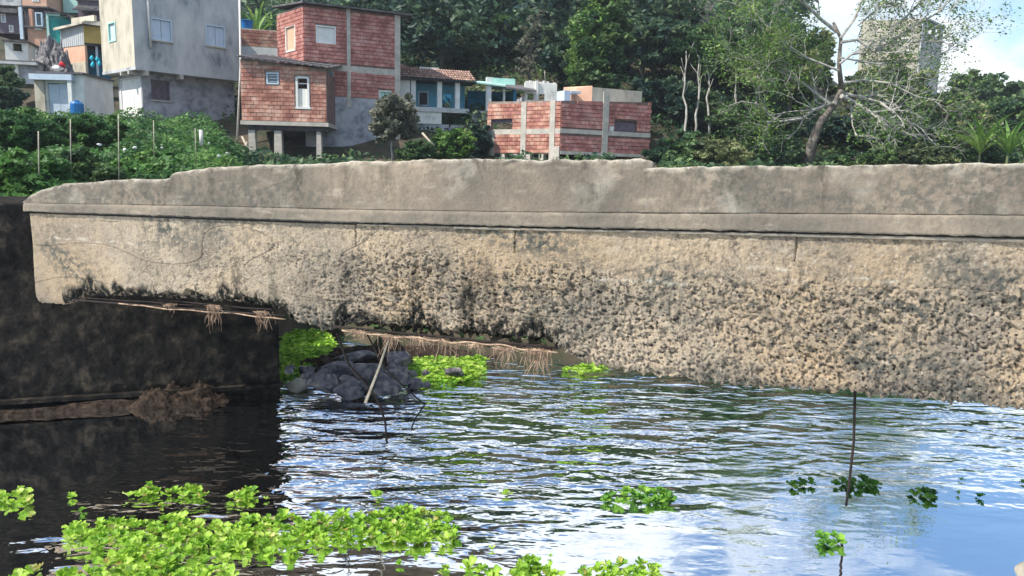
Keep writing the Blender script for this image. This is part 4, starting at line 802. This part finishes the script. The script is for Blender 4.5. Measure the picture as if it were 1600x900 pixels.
# --- C: tall brick house
c = atY(476, 100, 38.5); C_ = Face(c.to_2d(), (.9, .43)); CL = Face(c.to_2d(), (-.65, .76)); uC = C_.uz(625, 80)[0]; uCL = CL.uz(434, 60)[0]
z_a, z_b = C_.uz(476, 7)[1], C_.uz(625, 24)[1]; zc0 = C_.uz(545, 152)[1]; zcb = zc0-2.6
Ch = house(C_, zcb, 'tall two storey red brick house with concrete frame and flat dark roof'); wc = C_.rect(494, 524, 41, 69); wt = C_.rect(592, 611, 142, 166); wv = C_.rect(508, 521, 112, 132)
zbm0, zbm1 = C_.uz(545, 113)[1], C_.uz(545, 103)[1]; col1 = C_.rect(541, 547, 0, 10)[:2]; col2 = (uC-.30, uC)
b = MB(); holes_wall(b, C_, 0, uC, zc0, z_b-.1, [wc, wt, wv], -.15, 0, za=z_a, zb=z_b); b.build('mortar_wall', M['mortar_dark'], Ch)
q = [300, .62]; rest = MB(); hl = [wc, wt, wv, (col1[0], col1[1], -9, 99), (0, 9, zbm0, zbm1)]
bricks(C_, Ch, 0, uC-.30, zc0, lambda u: z_a+(z_b-z_a)*u/uC-.03, hl, q, 'brick', rest)
wd = CL.rect(447, 462, 40, 80); b = MB(); holes_wall(b, CL, .152, uCL, zc0, z_a, [wd], -.15, 0); b.build('mortar_side_wall', M['mortar'], Ch)
bricks(CL, Ch, 0, uCL, zc0, lambda u: z_a-.03, [wd], [0, 0], 'brick', rest); rest.build('brickwork', M['brick'], Ch, kind='stuff')
part(Ch, 'column', 'post', (C_, col1[0], col1[1], zc0-.5, z_b+.05, .002, .05)); part(Ch, 'column', 'post', (C_, col2[0], col2[1], zcb, z_b-.02, .002, .055)); part(Ch, 'beam', 'post', (C_, .4, col1[0]-.002, zbm0, zbm1, .002, .045), (C_, col1[1]+.002, col2[0]-.002, zbm0, zbm1, .002, .045))
window(Ch, C_, wc, 'white', 'white', 1, sill=False); window(Ch, CL, wd, 'whitewash', 'orange', 1, sill=False); window(Ch, C_, wt, 'whitewash', 'mint', 2, sill=True); window(Ch, C_, wv, 'shutter', 'shutter', 1, bars=3, sill=False)
part(Ch, 'plinth_wall', 'plaster_dark', (C_, 0, C_.uz(604, 190)[0], zcb, zc0-.003, -.15, .02)); part(Ch, 'plinth_wall', 'plaster_cream', (C_, C_.uz(604, 190)[0]+.003, uC-.303, zcb, zc0-.003, -.15, .01))
b = MB(); k_ = .3; b.hexa([C_.pt(-.1, z_a+.02, k_), C_.pt(uC+.6, z_b-.0, k_), C_.pt(uC+.6, z_b+.3, -5), CL.pt(uCL+.1, z_a+.3, .25)] + [C_.pt(-.1, z_a+.10, k_), C_.pt(uC+.6, z_b+.08, k_), C_.pt(uC+.6, z_b+.38, -5), CL.pt(uCL+.1, z_a+.38, .25)]); b.build('roof_sheet', M['roof_sheet'], Ch)
part(Ch, 'wall', 'mortar_dark', (C_, uC-.15, uC, zcb, z_b-.03, -4.5, -.16), (C_, .8, uC, zcb, z_b-.05, -4.7, -4.52))
# --- D: pinkish wall building behind, white band, water tank
D_ = Face(atY(372, 70, 45).to_2d(), (1, .25)); uD = D_.uz(440, 60)[0]; r = D_.rect(374, 438, 46, 74); r2 = D_.rect(374, 438, 75, 88)
Dh = house(D_, r2[2]-2, 'low rough brick building with white band between the grey and tall brick houses'); part(Dh, 'wall', 'plaster_cream', (D_, 0, uD, r[2], r[3], -2.5, 0)); part(Dh, 'painted_band', 'white', (D_, 0, uD, r2[2], r2[3]+.02, -2.4, .08)); part(Dh, 'lower_wall', 'mortar', (D_, 0, uD, r2[2]-2.5, r2[2]-.003, -2.4, 0))
rest = MB(); bricks(D_, Dh, 0, uD, r[2]+.05, lambda u: r[3], [], [0, 0], 'brick_pale', rest); rest.build('brickwork', M['brick_pale'], Dh, kind='stuff')
p = atY(386, 46, 45.5); tk = thing('water_tank', p, 'round blue water tank on the low building roof', 'water tank'); b = MB(); b.tube([p, p+Vector((0, 0, .45))], [.28, .36], 14); b.build('tank', M['tank'], tk); b = MB(); b.tube([p+Vector((0, 0, .455)), p+Vector((0, 0, .5)), p+Vector((0, 0, .56))], [.39, .39, .12], 14); b.build('lid', M['tank'], tk)
# --- E: blue tiled house with porch
E_ = Face(atY(642, 150, 42).to_2d(), (.97, .24)); uE = E_.uz(733, 150)[0]; EB = E_.back(1.4); ze = E_.uz(690, 127)[1]; zf = E_.uz(680, 168)[1]
Eh = house(E_, zf, 'low blue house with clay tile porch roof and white posts'); we = EB.rect(654, 669, 143, 165); wd = EB.rect(692, 706, 147, 168)
b = MB(); holes_wall(b, EB, -.8, uE, zf, ze+.35, [we, wd], -.15, 0); b.build('wall', M['aqua'], Eh); roomback(Eh, EB, -.8, uE, zf, ze+.3, 3, M['blue']); window(Eh, EB, we, 'shutter', 'dark', 1, sill=False)
for px in (646, 687, 715): u = E_.uz(px, 150)[0]; part(Eh, 'porch_post', 'white', (E_, u-.13, u+.13, zf, ze, -.25, 0))
part(Eh, 'side_wall', 'white', (E_, -.6, -.05, zf-.2, ze+.1, -1.3, 0)); part(Eh, 'porch_floor', 'plaster_grey', (E_, -.6, uE, zf-.25, zf-.003, -1.4, .1)); part(Eh, 'retaining_wall', 'whitewash', (E_, .1, E_.uz(690, 175)[0], zf-.9, zf-.253, -1, .02)); part(Eh, 'foundation', 'plaster_dark', (E_, -.6, uE, zf-2.8, zf-.905, -3.5, -.05))
b = MB(); n_ = 30; sl0 = -.7; slN = uE+.35
for i in range(n_):
    u = sl0+(slN-sl0)*(i+.5)/n_; zz = ze-.02*i/n_; hw = (slN-sl0)/n_/2
    for k in range(5):
        o0, o1 = .35-k*.42, .35-(k+1)*.42-.05; h0, h1 = zz+.05+k*.16, zz+.05+(k+1)*.16
        P0 = []; P1 = []
        for a in range(5): w = math.pi*a/4; P0.append(E_.pt(u-hw*1.1*math.cos(w), h0+.09*math.sin(w)+random.uniform(-.012, .012), o0)); P1.append(E_.pt(u-hw*.85*math.cos(w), h1+.07*math.sin(w), o1))
        for a in range(4): b.quad(P0[a], P0[a+1], P1[a+1], P1[a])
b.build('roof_tile', M['tile'], Eh, kind='stuff'); part(Eh, 'roof_board', 'dark', (E_, sl0, slN, ze-.03, ze+.02, -1.3, .3))
ER = E_.back(1.75); rp = ER.rect(655, 717, 106, 121)
for k in range(2): part(Eh, 'upper_wall_panel', 'white', (ER, rp[0]+(rp[1]-rp[0])*k/2+.02, rp[0]+(rp[1]-rp[0])*(k+1)/2-.03, rp[2]-.3, rp[3]-.12*k, -.3, 0))
b = MB(); u_l = ER.uz(628, 98); b.fbox(ER, u_l[0]-.3, rp[0]-.01, u_l[1]-.55, u_l[1], -1.2, .1, u_l[1], u_l[1]-.4); b.build('side_roof', M['tile'], Eh)
# --- F: teal roofed porch
F_ = Face(atY(738, 150, 43).to_2d(), (.98, .2)); uF = F_.uz(808, 150)[0]; z1_ = F_.uz(770, 137)[1]; z0_ = F_.uz(770, 168)[1]; Fh = house(F_, z0_, 'dark blue porch house with pale teal roof beside the tiled blue house')
part(Fh, 'wall', 'blue', (F_, 0, uF, z0_, z1_, -2.2, -2.0)); part(Fh, 'side_wall', 'blue', (F_, uF-.15, uF, z0_, z1_, -1.99, -.3)); part(Fh, 'porch_post', 'white', (F_, F_.uz(759, 150)[0], F_.uz(767, 150)[0], z0_-.2, F_.uz(763, 121)[1], -.1, .16)); part(Fh, 'porch_post', 'whitewash', (F_, F_.uz(787, 150)[0], F_.uz(790, 150)[0], z0_-.2, z1_, -.3, -.15))
b = MB(); zt_ = F_.uz(790, 124)[1]; b.hexa([F_.pt(-.4, z1_+.2, .35), F_.pt(uF, z1_-.02, .35), F_.pt(uF, z1_+.5, -2.2), F_.pt(-.4, z1_+.5, -2.2), F_.pt(-.4, z1_+.28, .35), F_.pt(uF, z1_+.06, .35), F_.pt(uF, zt_+.1, -2.2), F_.pt(-.4, zt_+.02, -2.2)]); b.build('roof', M['mint'], Fh); part(Fh, 'parapet_box', 'mint', (F_, uF*.45, uF*.98, z1_+.1, F_.uz(790, 121)[1], -1.6, -.4))
part(Fh, 'balustrade', 'plaster_grey', (F_, 0, F_.uz(764, 170)[0], z0_-.35, z0_-.22, -.1, .1), (F_, 0, F_.uz(764, 170)[0], z0_-.75, z0_-.62, -.1, .1), (F_, .1, .25, z0_-1.4, z0_-.76, -.1, .1), (F_, .6, .72, z0_-1.4, z0_-.76, -.1, .1)); part(Fh, 'foundation', 'plaster_dark', (F_, 0, uF, z0_-3, z0_-.2, -2.2, -.12))
# --- G: ruined whitewashed walls
G_ = Face(atY(808, 150, 41).to_2d(), (.98, .2)); uG = G_.uz(870, 150)[0]; zt_ = G_.uz(845, 130)[1]; zb_ = G_.uz(845, 172)[1]; Gh = house(G_, zb_, 'roofless whitewashed ruin with dark openings behind the unfinished brick building', 'ruin', 'ruined_house'); hs = [G_.rect(824, 834, 146, 175), G_.rect(842, 851, 147, 160)]
b = MB(); holes_wall(b, G_, G_.uz(820, 150)[0], uG, zb_, zt_, hs, -.2, 0); b.build('wall', M['whitewash'], Gh); part(Gh, 'pier', 'whitewash', (G_, G_.uz(836, 150)[0], G_.uz(840, 150)[0], zt_-.9, zt_+.12, .003, .1)); roomback(Gh, G_, G_.uz(820, 150)[0], uG, zb_, zt_-.7, 2.0, M['plaster_dark'])
b = MB()
for i in range(9): u = G_.uz(822+i*5.4, 130)[0]; h = random.uniform(.03, .16); b.fbox(G_, u, u+.14, zt_+.002, zt_+h, -.18, -.02)
b.build('broken_coping', M['whitewash'], Gh); b = MB(); r = G_.rect(793, 830, 133, 141); b.hexa([G_.pt(r[0]-.2, r[2], .5), G_.pt(r[1]+.2, r[2]-.1, .5), G_.pt(r[1], r[3], -.6), G_.pt(r[0], r[3], -.6), G_.pt(r[0]-.2, r[2]+.07, .5), G_.pt(r[1]+.2, r[2]-.03, .5), G_.pt(r[1], r[3]+.07, -.6), G_.pt(r[0], r[3]+.07, -.6)]); b.build('lean_to_roof', M['roof_sheet'], Gh)
# --- H: unfinished brick building
c = atY(876, 200, 36); H_ = Face(c.to_2d(), (.9, .43)); HL = Face(c.to_2d(), (-.84, .54)); uH = H_.uz(1016, 200)[0]; uHL = HL.uz(762, 200)[0]
za, zb_ = H_.uz(876, 157)[1], H_.uz(1016, 160)[1]; z0_ = H_.uz(876, 241)[1]; zl = HL.uz(762, 159)[1]; Hh = house(H_, z0_-.5, 'unfinished low red brick building with concrete frame just behind the parapet')
wh = H_.rect(960, 995, 189, 208); wl = HL.rect(768, 801, 186, 206); mb = (H_.uz(880, 208)[1], H_.uz(880, 201)[1]); zb2 = (z0_, z0_+.16)
hc = H_.uz(941, 190)[0], H_.uz(950, 190)[0]; lc1 = HL.uz(868, 190)[0], HL.uz(860, 190)[0]; lc2 = HL.uz(823, 190)[0], HL.uz(815, 190)[0]; lc3 = HL.uz(773, 225)[0], HL.uz(767, 225)[0]
b = MB(); holes_wall(b, H_, 0, uH, z0_, za-.05, [wh], -.15, 0, za=za, zb=zb_); b.build('mortar_wall', M['mortar_dark'], Hh)
b = MB(); holes_wall(b, HL, .152, uHL, z0_, za-.05, [wl], -.15, 0, za=za, zb=zl); b.build('mortar_side_wall', M['mortar'], Hh)
rest = MB(); q = [150, .9]; bricks(H_, Hh, 0, uH, z0_+.16, lambda u: za+(zb_-za)*u/uH, [wh, (hc[0], hc[1], -9, 99), (0, 99, mb[0], mb[1])], q, 'brick', rest)
q = [150, .9]; bricks(HL, Hh, .0, uHL, z0_+.05, lambda u: za+(zl-za)*u/uHL, [wl, (lc1[0], lc1[1], -9, 99), (lc2[0], lc2[1], -9, 99), (0, 99, mb[0]-.04, mb[1])], q, 'brick_pale', rest)  # sunlit side: its light put into the paler brick and mortar
rest.build('brickwork', M['brick'], Hh, kind='stuff')
part(Hh, 'beam', 'post', (H_, 0, hc[0]-.002, mb[0], mb[1], .003, .05), (H_, hc[1]+.002, uH, mb[0], mb[1], .003, .05)); part(Hh, 'ground_beam', 'post', (H_, 0, uH, zb2[0], zb2[1], .003, .07)); part(Hh, 'column', 'post', (H_, hc[0], hc[1], zb2[1]+.002, H_.uz(945, 143)[1], .003, .06))
part(Hh, 'beam', 'post', (HL, 0, lc1[0]-.002, mb[0]-.04, mb[1], .003, .05), (HL, lc1[1]+.002, lc2[0]-.002, mb[0]-.04, mb[1], .003, .05), (HL, lc2[1]+.002, uHL, mb[0]-.04, mb[1], .003, .05))
part(Hh, 'column', 'post', (HL, lc1[0], lc1[1], z0_-.5, za+.02, .003, .07)); part(Hh, 'column', 'post', (HL, lc2[0], lc2[1], z0_-.5, za-.02, .003, .07)); part(Hh, 'column', 'post', (HL, lc3[0], lc3[1], z0_-.5, mb[0]-.05, .003, .06)); part(Hh, 'corner_footing', 'post', (HL, .0, .5, z0_-.5, z0_+.35, .003, .09))
for k in range(5): u = .9+k*.75; part(Hh, 'footing_stub', 'post', (HL, u, u+.25, z0_-.5, z0_-.005, -.3, .03))
part(Hh, 'window', 'mauve', (H_, wh[0], wh[1], wh[2], wh[3], -.14, -.11)); w = part(Hh, 'window', 'mauve', (HL, wl[0], wl[1], wl[2]+.45, wl[3], -.14, -.1)); part(w, 'sill_block', 'whitewash', (HL, wl[0]+.25, wl[1]-.3, wl[2], wl[2]+.12, -.12, -.02))
part(Hh, 'vent_block', 'white', (H_, H_.uz(952, 198)[0], H_.uz(958, 198)[0], wh[2]+.03, wh[2]+.28, .003, .05))
pR = H_.pt(uH, 0); pL = HL.pt(uHL, 0); bk = pL+H_.d*uH; b = MB(); b.hexa([H_.pt(.1, za-.5, -.2), H_.pt(uH-.1, za-.5, -.2), Vector((bk.x, bk.y, za-.5)), HL.pt(uHL-.1, za-.5, -.2), H_.pt(.1, za-.35, -.2), H_.pt(uH-.1, za-.35, -.2), Vector((bk.x, bk.y, za-.35)), HL.pt(uHL-.1, za-.35, -.2)]); b.build('roof_slab', M['plaster_dark'], Hh)
part(Hh, 'wall', 'brick', (H_, uH-.15, uH, z0_, zb_-.05, -3.5, -.16))
HT = H_.back(1.6); rx = HT.rect(925, 1003, 141, 162); part(Hh, 'roof_box', 'plaster_cream', (HT, rx[0], rx[1], za-.35, rx[3]+.05, -1.3, 0), label='cream plastered box on the brick building roof'); u_b = HT.uz(908, 150)[0]; b = MB(); b.hexa([HT.pt(rx[0], za-.35, 0), HT.pt(rx[0], za-.35, -1.3), HT.pt(u_b-.3, za-.35, -1.3), HT.pt(u_b, za-.35, -.5)]+[HT.pt(rx[0], rx[3]+.12, 0), HT.pt(rx[0], rx[3]+.12, -1.3), HT.pt(u_b-.3, rx[3]+.1, -1.3), HT.pt(u_b, rx[3], -.5)][:4]); b.build('roof_box', M['orange'], Hh)
r = HT.rect(882, 907, 142, 158); part(Hh, 'roof_shelter', 'shutter', (HT, r[0], r[0]+.35, za-.35, r[3], -.8, 0), (HT, r[0]+.352, r[1], r[3]-.1, r[3], -.8, .05))
# --- J: far tower
c = atY(1438, 80, 60); J_ = Face(c.to_2d(), (.72, .69)); JL = Face(c.to_2d(), (-.97, .24)); uJ = J_.uz(1473, 60)[0]; uJL = JL.uz(1345, 60)[0]; zt_ = J_.uz(1438, 27)[1]; zb_ = zt_-11; Jh = house(J_, zb_, 'far concrete block, cream as sunlit and grey as shaded, with open top corner on the skyline', 'building', 'concrete_building')
op = J_.rect(1451, 1470, 40, 57); b = MB(); holes_wall(b, J_, 0, uJ, zb_, zt_, [(op[0], op[0]+(op[1]-op[0])*.45, op[2], op[3]), (op[0]+(op[1]-op[0])*.55, op[1], op[2], op[3])], -.15, 0); b.build('wall', M['plaster_grey'], Jh); b = MB(); b.fbox(JL, .152, uJL, zb_, zt_, -.15, 0); b.build('side_wall', M['plaster_cream'], Jh)  # sunlight put into the cream side wall, shade into the grey one
part(Jh, 'ledge', 'plaster_grey', (J_, op[0]-.1, uJ+.05, op[2]-.25, op[2]-.1, .002, .15)); part(Jh, 'wall', 'plaster_grey', (J_, uJ-.15, uJ, zb_, op[2]-.1, -4, -.16)); part(Jh, 'roof_slab', 'plaster_grey', (J_, -.1, uJ+.1, zt_+.003, zt_+.15, -4, .15))
part(Jh, 'floor_band', 'plaster_cream', (JL, 0, uJL, zt_-3.1, zt_-2.9, .002, .08)); window(Jh, JL, JL.rect(1405, 1420, 60, 80), 'plaster_dark' if False else 'white', 'dark', 1, sill=False, o=.04)
# --- left hillside cluster
def simple(px0, px1, py0, py1, Y, m, label, d=(1, .2), depth=2.5, name='house', extra=None, base=None):
    f = Face(atY(px0, (py0+py1)/2, Y).to_2d(), d); r = f.rect(px0, px1, py0, py1); zb = base if base is not None else r[2]; h = house(f, zb, label, 'house', name, 'hillside houses at the upper left'); f2 = f; b = MB(); hs = [f.rect(*e[1:5]) for e in (extra or []) if e[0] in ('win', 'void')]
    holes_wall(b, f, r[0], r[1], zb, r[3], hs, -.15, 0); b.build('wall', M[m], h); roomback(h, f, r[0], r[1], zb, r[3], depth, M[m]); part(h, 'roof_slab', 'roof_sheet', (f, r[0]-.1, r[1]+.1, r[3]+.003, r[3]+.09, -depth-.2, .2))
    i = 0
    for e in (extra or []):
        rr = f.rect(*e[1:5])
        if e[0] == 'win': window(h, f, rr, e[5], e[6], e[7], sill=False)
        elif e[0] == 'box': part(h, e[5], e[6], (f, rr[0], rr[1], rr[2], rr[3], e[7], e[8]))
    return h, f, r
# white facade house
h, f, r = simple(55, 132, 116, 190, 35.5, 'white', 'small white fronted house with wide pale door at the left', (1, .02), extra=[('void', 76, 110, 130, 200), ('win', 60, 70, 134, 152, 'shutter', 'dark', 1), ('box', 76.5, 93, 131, 190, 'door_leaf', 'shutter', -.1, -.05), ('box', 93.5, 109.5, 131, 190, 'door_leaf', 'shutter', -.1, -.05), ('box', 52, 118, 117, 126, 'canopy', 'shutter', .003, .35), ('box', 112, 118, 127, 176, 'post', 'white', .2, .3), ('box', 66, 73, 156, 170, 'notice', 'plaster_cream', .003, .03)], base=tz(-24, 35.5)-.6)
b = MB(); b.fbox(f, r[0]+.05, r[0]+.5, r[2]-.6, r[3]-.1, .002, .1); b.build('pier', M['plaster_cream'], h)
# ochre box house
c = atY(131, 60, 43); O_ = Face(c.to_2d(), (.9, .43)); OL = Face(c.to_2d(), (-.85, .5)); r1 = O_.rect(131, 166, 38, 63); r2_ = OL.rect(95, 131, 40, 74); zlo = O_.uz(131, 118)[1]; zmid = O_.uz(131, 70)[1]; zhi = O_.uz(131, 40)[1]; Oh = house(O_, zlo-.8, 'narrow house with grey sheet cladding and ochre balcony front under the hillside'); Oh['group'] = 'hillside houses at the upper left'
b = MB(); n_ = 22
for i in range(n_): a_ = r2_[1]*i/n_; b.fbox(OL, a_, a_+r2_[1]/n_*.98, zmid, zhi+.02, -.12, .02 if i % 2 else 0)
b.build('sheet_cladding', M['corrug'], Oh); part(Oh, 'balcony_front', 'yellow', (O_, 0, r1[1], zmid+.12, zhi, -.1, .02)); part(Oh, 'wall', 'orange', (OL, .0, r2_[1]*.92, O_.uz(131, 96)[1], zmid-.003, -.15, -.02)); part(Oh, 'lower_wall', 'plaster_cream', (OL, .0, r2_[1]*.95, zlo-.8, O_.uz(131, 96)[1]-.003, -.15, .0)); part(Oh, 'side_post', 'white', (OL, r2_[1]*.93, r2_[1]*1.0, zlo-.5, zmid-.003, -.15, .03))
part(Oh, 'back_wall', 'blue', (O_, 0, r1[1], zlo-.8, zmid+.1, -2.2, -2.0)); part(Oh, 'floor_slab', 'dark', (O_, 0, r1[1], zmid+.0, zmid+.115, -2.2, -.0)); u = O_.uz(151, 85)[0]; part(Oh, 'post', 'shutter', (O_, u-.06, u+.06, zlo-.8, zmid-.003, -.3, -.18))
b = MB(); zr_ = O_.uz(131, 20)[1]; b.hexa([OL.pt(r2_[1]+.1, zhi-.15, .35), O_.pt(0, zhi+.04, .45), O_.pt(r1[1], zhi+.04, .1), OL.pt(r2_[1], zr_-.1, -2.2)]+[OL.pt(r2_[1]+.1, zhi+.0, .35), O_.pt(0, zhi+.14, .45), O_.pt(r1[1], zhi+.4, -.1), OL.pt(r2_[1], zr_+.1, -2.2)]); b.build('roof', M['plaster_cream'], Oh)
part(Oh, 'parapet_wall', 'plaster_cream', (OL, 0, r2_[1], zhi+.1, zr_, -.8, -.65), (O_, .0, r1[1], zhi+.1, zhi+.4, -.8, -.65))
p = atY(150, 95, 41.8); bb_ = thing('hanging_bundle', p, 'bright blue bundle hanging in the dark opening beside the grey house', 'laundry'); b = MB()
for k in range(9):
    d = Vector((random.uniform(-.24, .24), random.uniform(-.1, .1), random.uniform(-.25, .22))); b.tube([p+d+Vector((0, 0, .14)), p+d*1.1, p+d+Vector((0, 0, -.14))], [.03, .10, .03], 5)
b.build('cloth', M['cyan'], bb_, smooth=True)
simple(34, 72, -25, 12, 50, 'orange', 'apricot upper storey at the top left', (1, .1), extra=[('win', 50, 60, -18, 2, 'white', 'glass', 2)])
simple(44, 74, 44, 84, 47, 'pink', 'salmon walled house below the apricot storey', (1, .1), extra=[('box', 46, 51, 14, 44, 'post', 'pink', -.2, .05), ('box', 33, 38, 12, 62, 'pole', 'shutter', .1, .22), ('win', 56, 66, 20, 41, 'shutter', 'glass', 2), ('box', 55, 67, 44.5, 47, 'coping', 'whitewash', .003, .08)])
simple(38, 76, 12.6, 43.4, 49.2, 'dark', 'dark open balcony between apricot storey and salmon wall', (1, .1))
simple(76, 94, 22, 70, 46, 'teal', 'narrow teal painted house front', (1, .2), extra=[('box', 74, 77.5, 20, 72, 'pilaster', 'mint', .003, .1), ('box', 76, 94, 20, 25, 'lintel', 'mint', .003, .08), ('box', 80, 92, 66, 76, 'step', 'mint', .0, .5)])
simple(98, 123, -20, 20, 52, 'mint', 'pale mint wall rising behind the narrow clad house', (1, .1))
h, f, r = simple(122, 168, 2, 32, 50, 'mauve', 'dark walled house with drooping tile roof beside the grey house', (1, .1)); b = MB()
for i in range(14):
    a_ = r[0]+(r[1]-r[0])*i/14; w_ = (r[1]-r[0])/14
    b.hexa([f.pt(a_, r[3]-.75, .8), f.pt(a_+w_*.9, r[3]-.75, .8), f.pt(a_+w_*.9, r[3]+.1, -.8), f.pt(a_, r[3]+.1, -.8), f.pt(a_, r[3]-.68, .8), f.pt(a_+w_*.9, r[3]-.64, .8), f.pt(a_+w_*.9, r[3]+.2, -.8), f.pt(a_, r[3]+.16, -.8)])
b.build('roof_tile', M['roof_sheet'], h)
simple(-20, 32, -30, 8, 55, 'plaster_grey', 'grey plaster house cut by the top left corner', (1, .1), extra=[('win', 8, 18, -15, 0, 'white', 'glass', 2)])
simple(-20, 30, 16, 52, 50, 'mauve', 'dark mauve house with small pale windows at the left edge', (1, .1), extra=[('win', 2, 9, 22, 35, 'white', 'shutter', 1), ('win', 15, 21, 40, 50, 'white', 'white', 1), ('box', -20, 32, 17, 21, 'eave', 'roof_sheet', .003, .4)])
simple(8, 44, 66, 96, 43, 'whitewash', 'broken white plaster wall house under the salmon one', (1, .3), extra=[('void', 20, 34, 68, 80)])
simple(-20, 58, 97, 130, 40, 'plaster_dark', 'grey flat roofed shed behind the dark round tree', (1, .2), extra=[('box', -20, 60, 97, 101, 'roof_edge', 'plaster_grey', .003, .3), ('box', 25, 30, 101, 130, 'pier', 'whitewash', .003, .12)])
simple(137, 190, 137, 160, 44, 'plaster_cream', 'low sandy retaining wall between the white front and grey house', (1, .25), name='retaining_wall')
# rock face
c_ = atY(82, 112, 42); o = heap('rock_outcrop', c_.x, c_.y, 1.2, .7, 1.9, M['stone'], 'dark rock outcrop between salmon house and clad house', 'rock face', seed=11); o.location.z = atY(82, 116, 42).z
# small things
def blob(px, py, Y, w, h, m, name, label, cat, seed, sc_y=.6, group=None):
    c = atY(px, py, Y); o = link(name, rock_mesh(seed, M[m]), None, label, cat, group, loc=c); o.scale = (w/2/F*Y, w/2/F*Y*sc_y, h/2/F*Y); o.rotation_euler.z = random.uniform(0, 3); return o
blob(97, 101, 38, 17, 15, 'red', 'draped_cloth', 'red cloth lying above the white fronted house', 'cloth', 21); blob(92, 107, 38, 20, 12, 'litter', 'white_sack', 'white sack under the red cloth', 'sack', 22)
p = atY(121, 180, 34.5); br = thing('barrel', p, 'blue plastic barrel at the right foot of the white fronted house', 'barrel'); b = MB(); b.tube([p+Vector((0, 0, z)) for z in (0, .08, .3, .5, .6)], [.24, .28, .29, .28, .2], 12); b.build('body', M['tank'], br); b = MB(); b.tube([p+Vector((0, 0, .602)), p+Vector((0, 0, .66))], .12, 10); b.build('cap', M['tank'], br)
for i, (px, py, w, lab) in enumerate(((155, 228, 8, 'leftmost white litter scrap on the bank'), (195, 236, 10, 'white litter scrap left of its close pair'), (211, 233, 9, 'white litter scrap right of its close pair'), (253, 233, 7, 'white litter scrap below the lower window'), (274, 256, 11, 'largest white litter scrap near the parapet'), (327, 226, 6, 'small white litter scrap by the white stub pipe'), (343, 246, 9, 'flat white litter scrap beside the leaning poles'), (355, 241, 6, 'tiny white litter scrap nearest the downpipe foot'))):
    Y = 21; blob(px, py-2, Y, w, w*.6, 'litter', 'litter', lab, 'litter', 30+i, group='litter scattered on the bank')
rod('stub_pipe', [atY(315, 228, 24), atY(314, 203, 24)], .06, M['pipe'], 'short white upright pipe on the bank below the grey house', 'pipe', 8)
for px, y0, y1, Y, lab in ((60, 205, 285, 14.5, 'leftmost thin grey stake in the bank shrubs'), (110, 186, 262, 15.5, 'second thin stake from the left in the bank shrubs'), (185, 178, 290, 16, 'tallest thin stake in the middle of the bank'), (240, 188, 245, 18, 'thin stake below the grey house window'), (305, 200, 250, 20, 'thin stake furthest right on the bank')):
    rod('fence_stake', [atY(px+1, y1+8, Y), atY(px, y0, Y)], .011, M['stick'], lab, 'stake')['group'] = 'thin stakes on the bank'
for i, (x0, y0, x1, y1) in enumerate(((660, 208, 678, 228), (632, 228, 655, 240), (668, 222, 660, 238))):
    rod('loose_plank', [atY(x0, y0, 34), atY(x1, y1, 33.6)], .05, M['stick'], ('long pale plank leaning below the blue house', 'low pale plank lying left of the shrub', 'short pale plank propped by the shrub')[i], 'plank')

rod('tv_aerial', [atY(852, 130, 40.9), atY(851, 110, 40.9)], .02, M['bark_pale'], 'thin aerial mast standing on the whitewashed ruin', 'aerial')
rod('overhead_wire', [atY(165, 8, 41), atY(120, 24, 42), atY(72, 30, 46), atY(20, 26, 50)], .012, M['dark'], 'thin dark wire sagging between the hillside houses', 'wire')
rod('overhead_wire', [atY(376, 12, 39), atY(410, 26, 40), atY(436, 20, 41)], .010, M['dark'], 'thin dark wire from the downpipe top to the tall brick house', 'wire')
# air
hz = bpy.data.materials.new('haze'); hz.use_nodes = True; t = hz.node_tree; t.nodes.clear(); pv = N(t, 'ShaderNodeVolumePrincipled'); pv.inputs['Color'].default_value = (.80, .90, 1, 1); pv.inputs['Density'].default_value = .0006; pv.inputs['Anisotropy'].default_value = .2
L(t, pv.outputs[0], N(t, 'ShaderNodeOutputMaterial').inputs['Volume'])
b = MB(); b.box((0, 60, 14), (260, 190, 32)); b.build('haze', hz, kind='stuff')
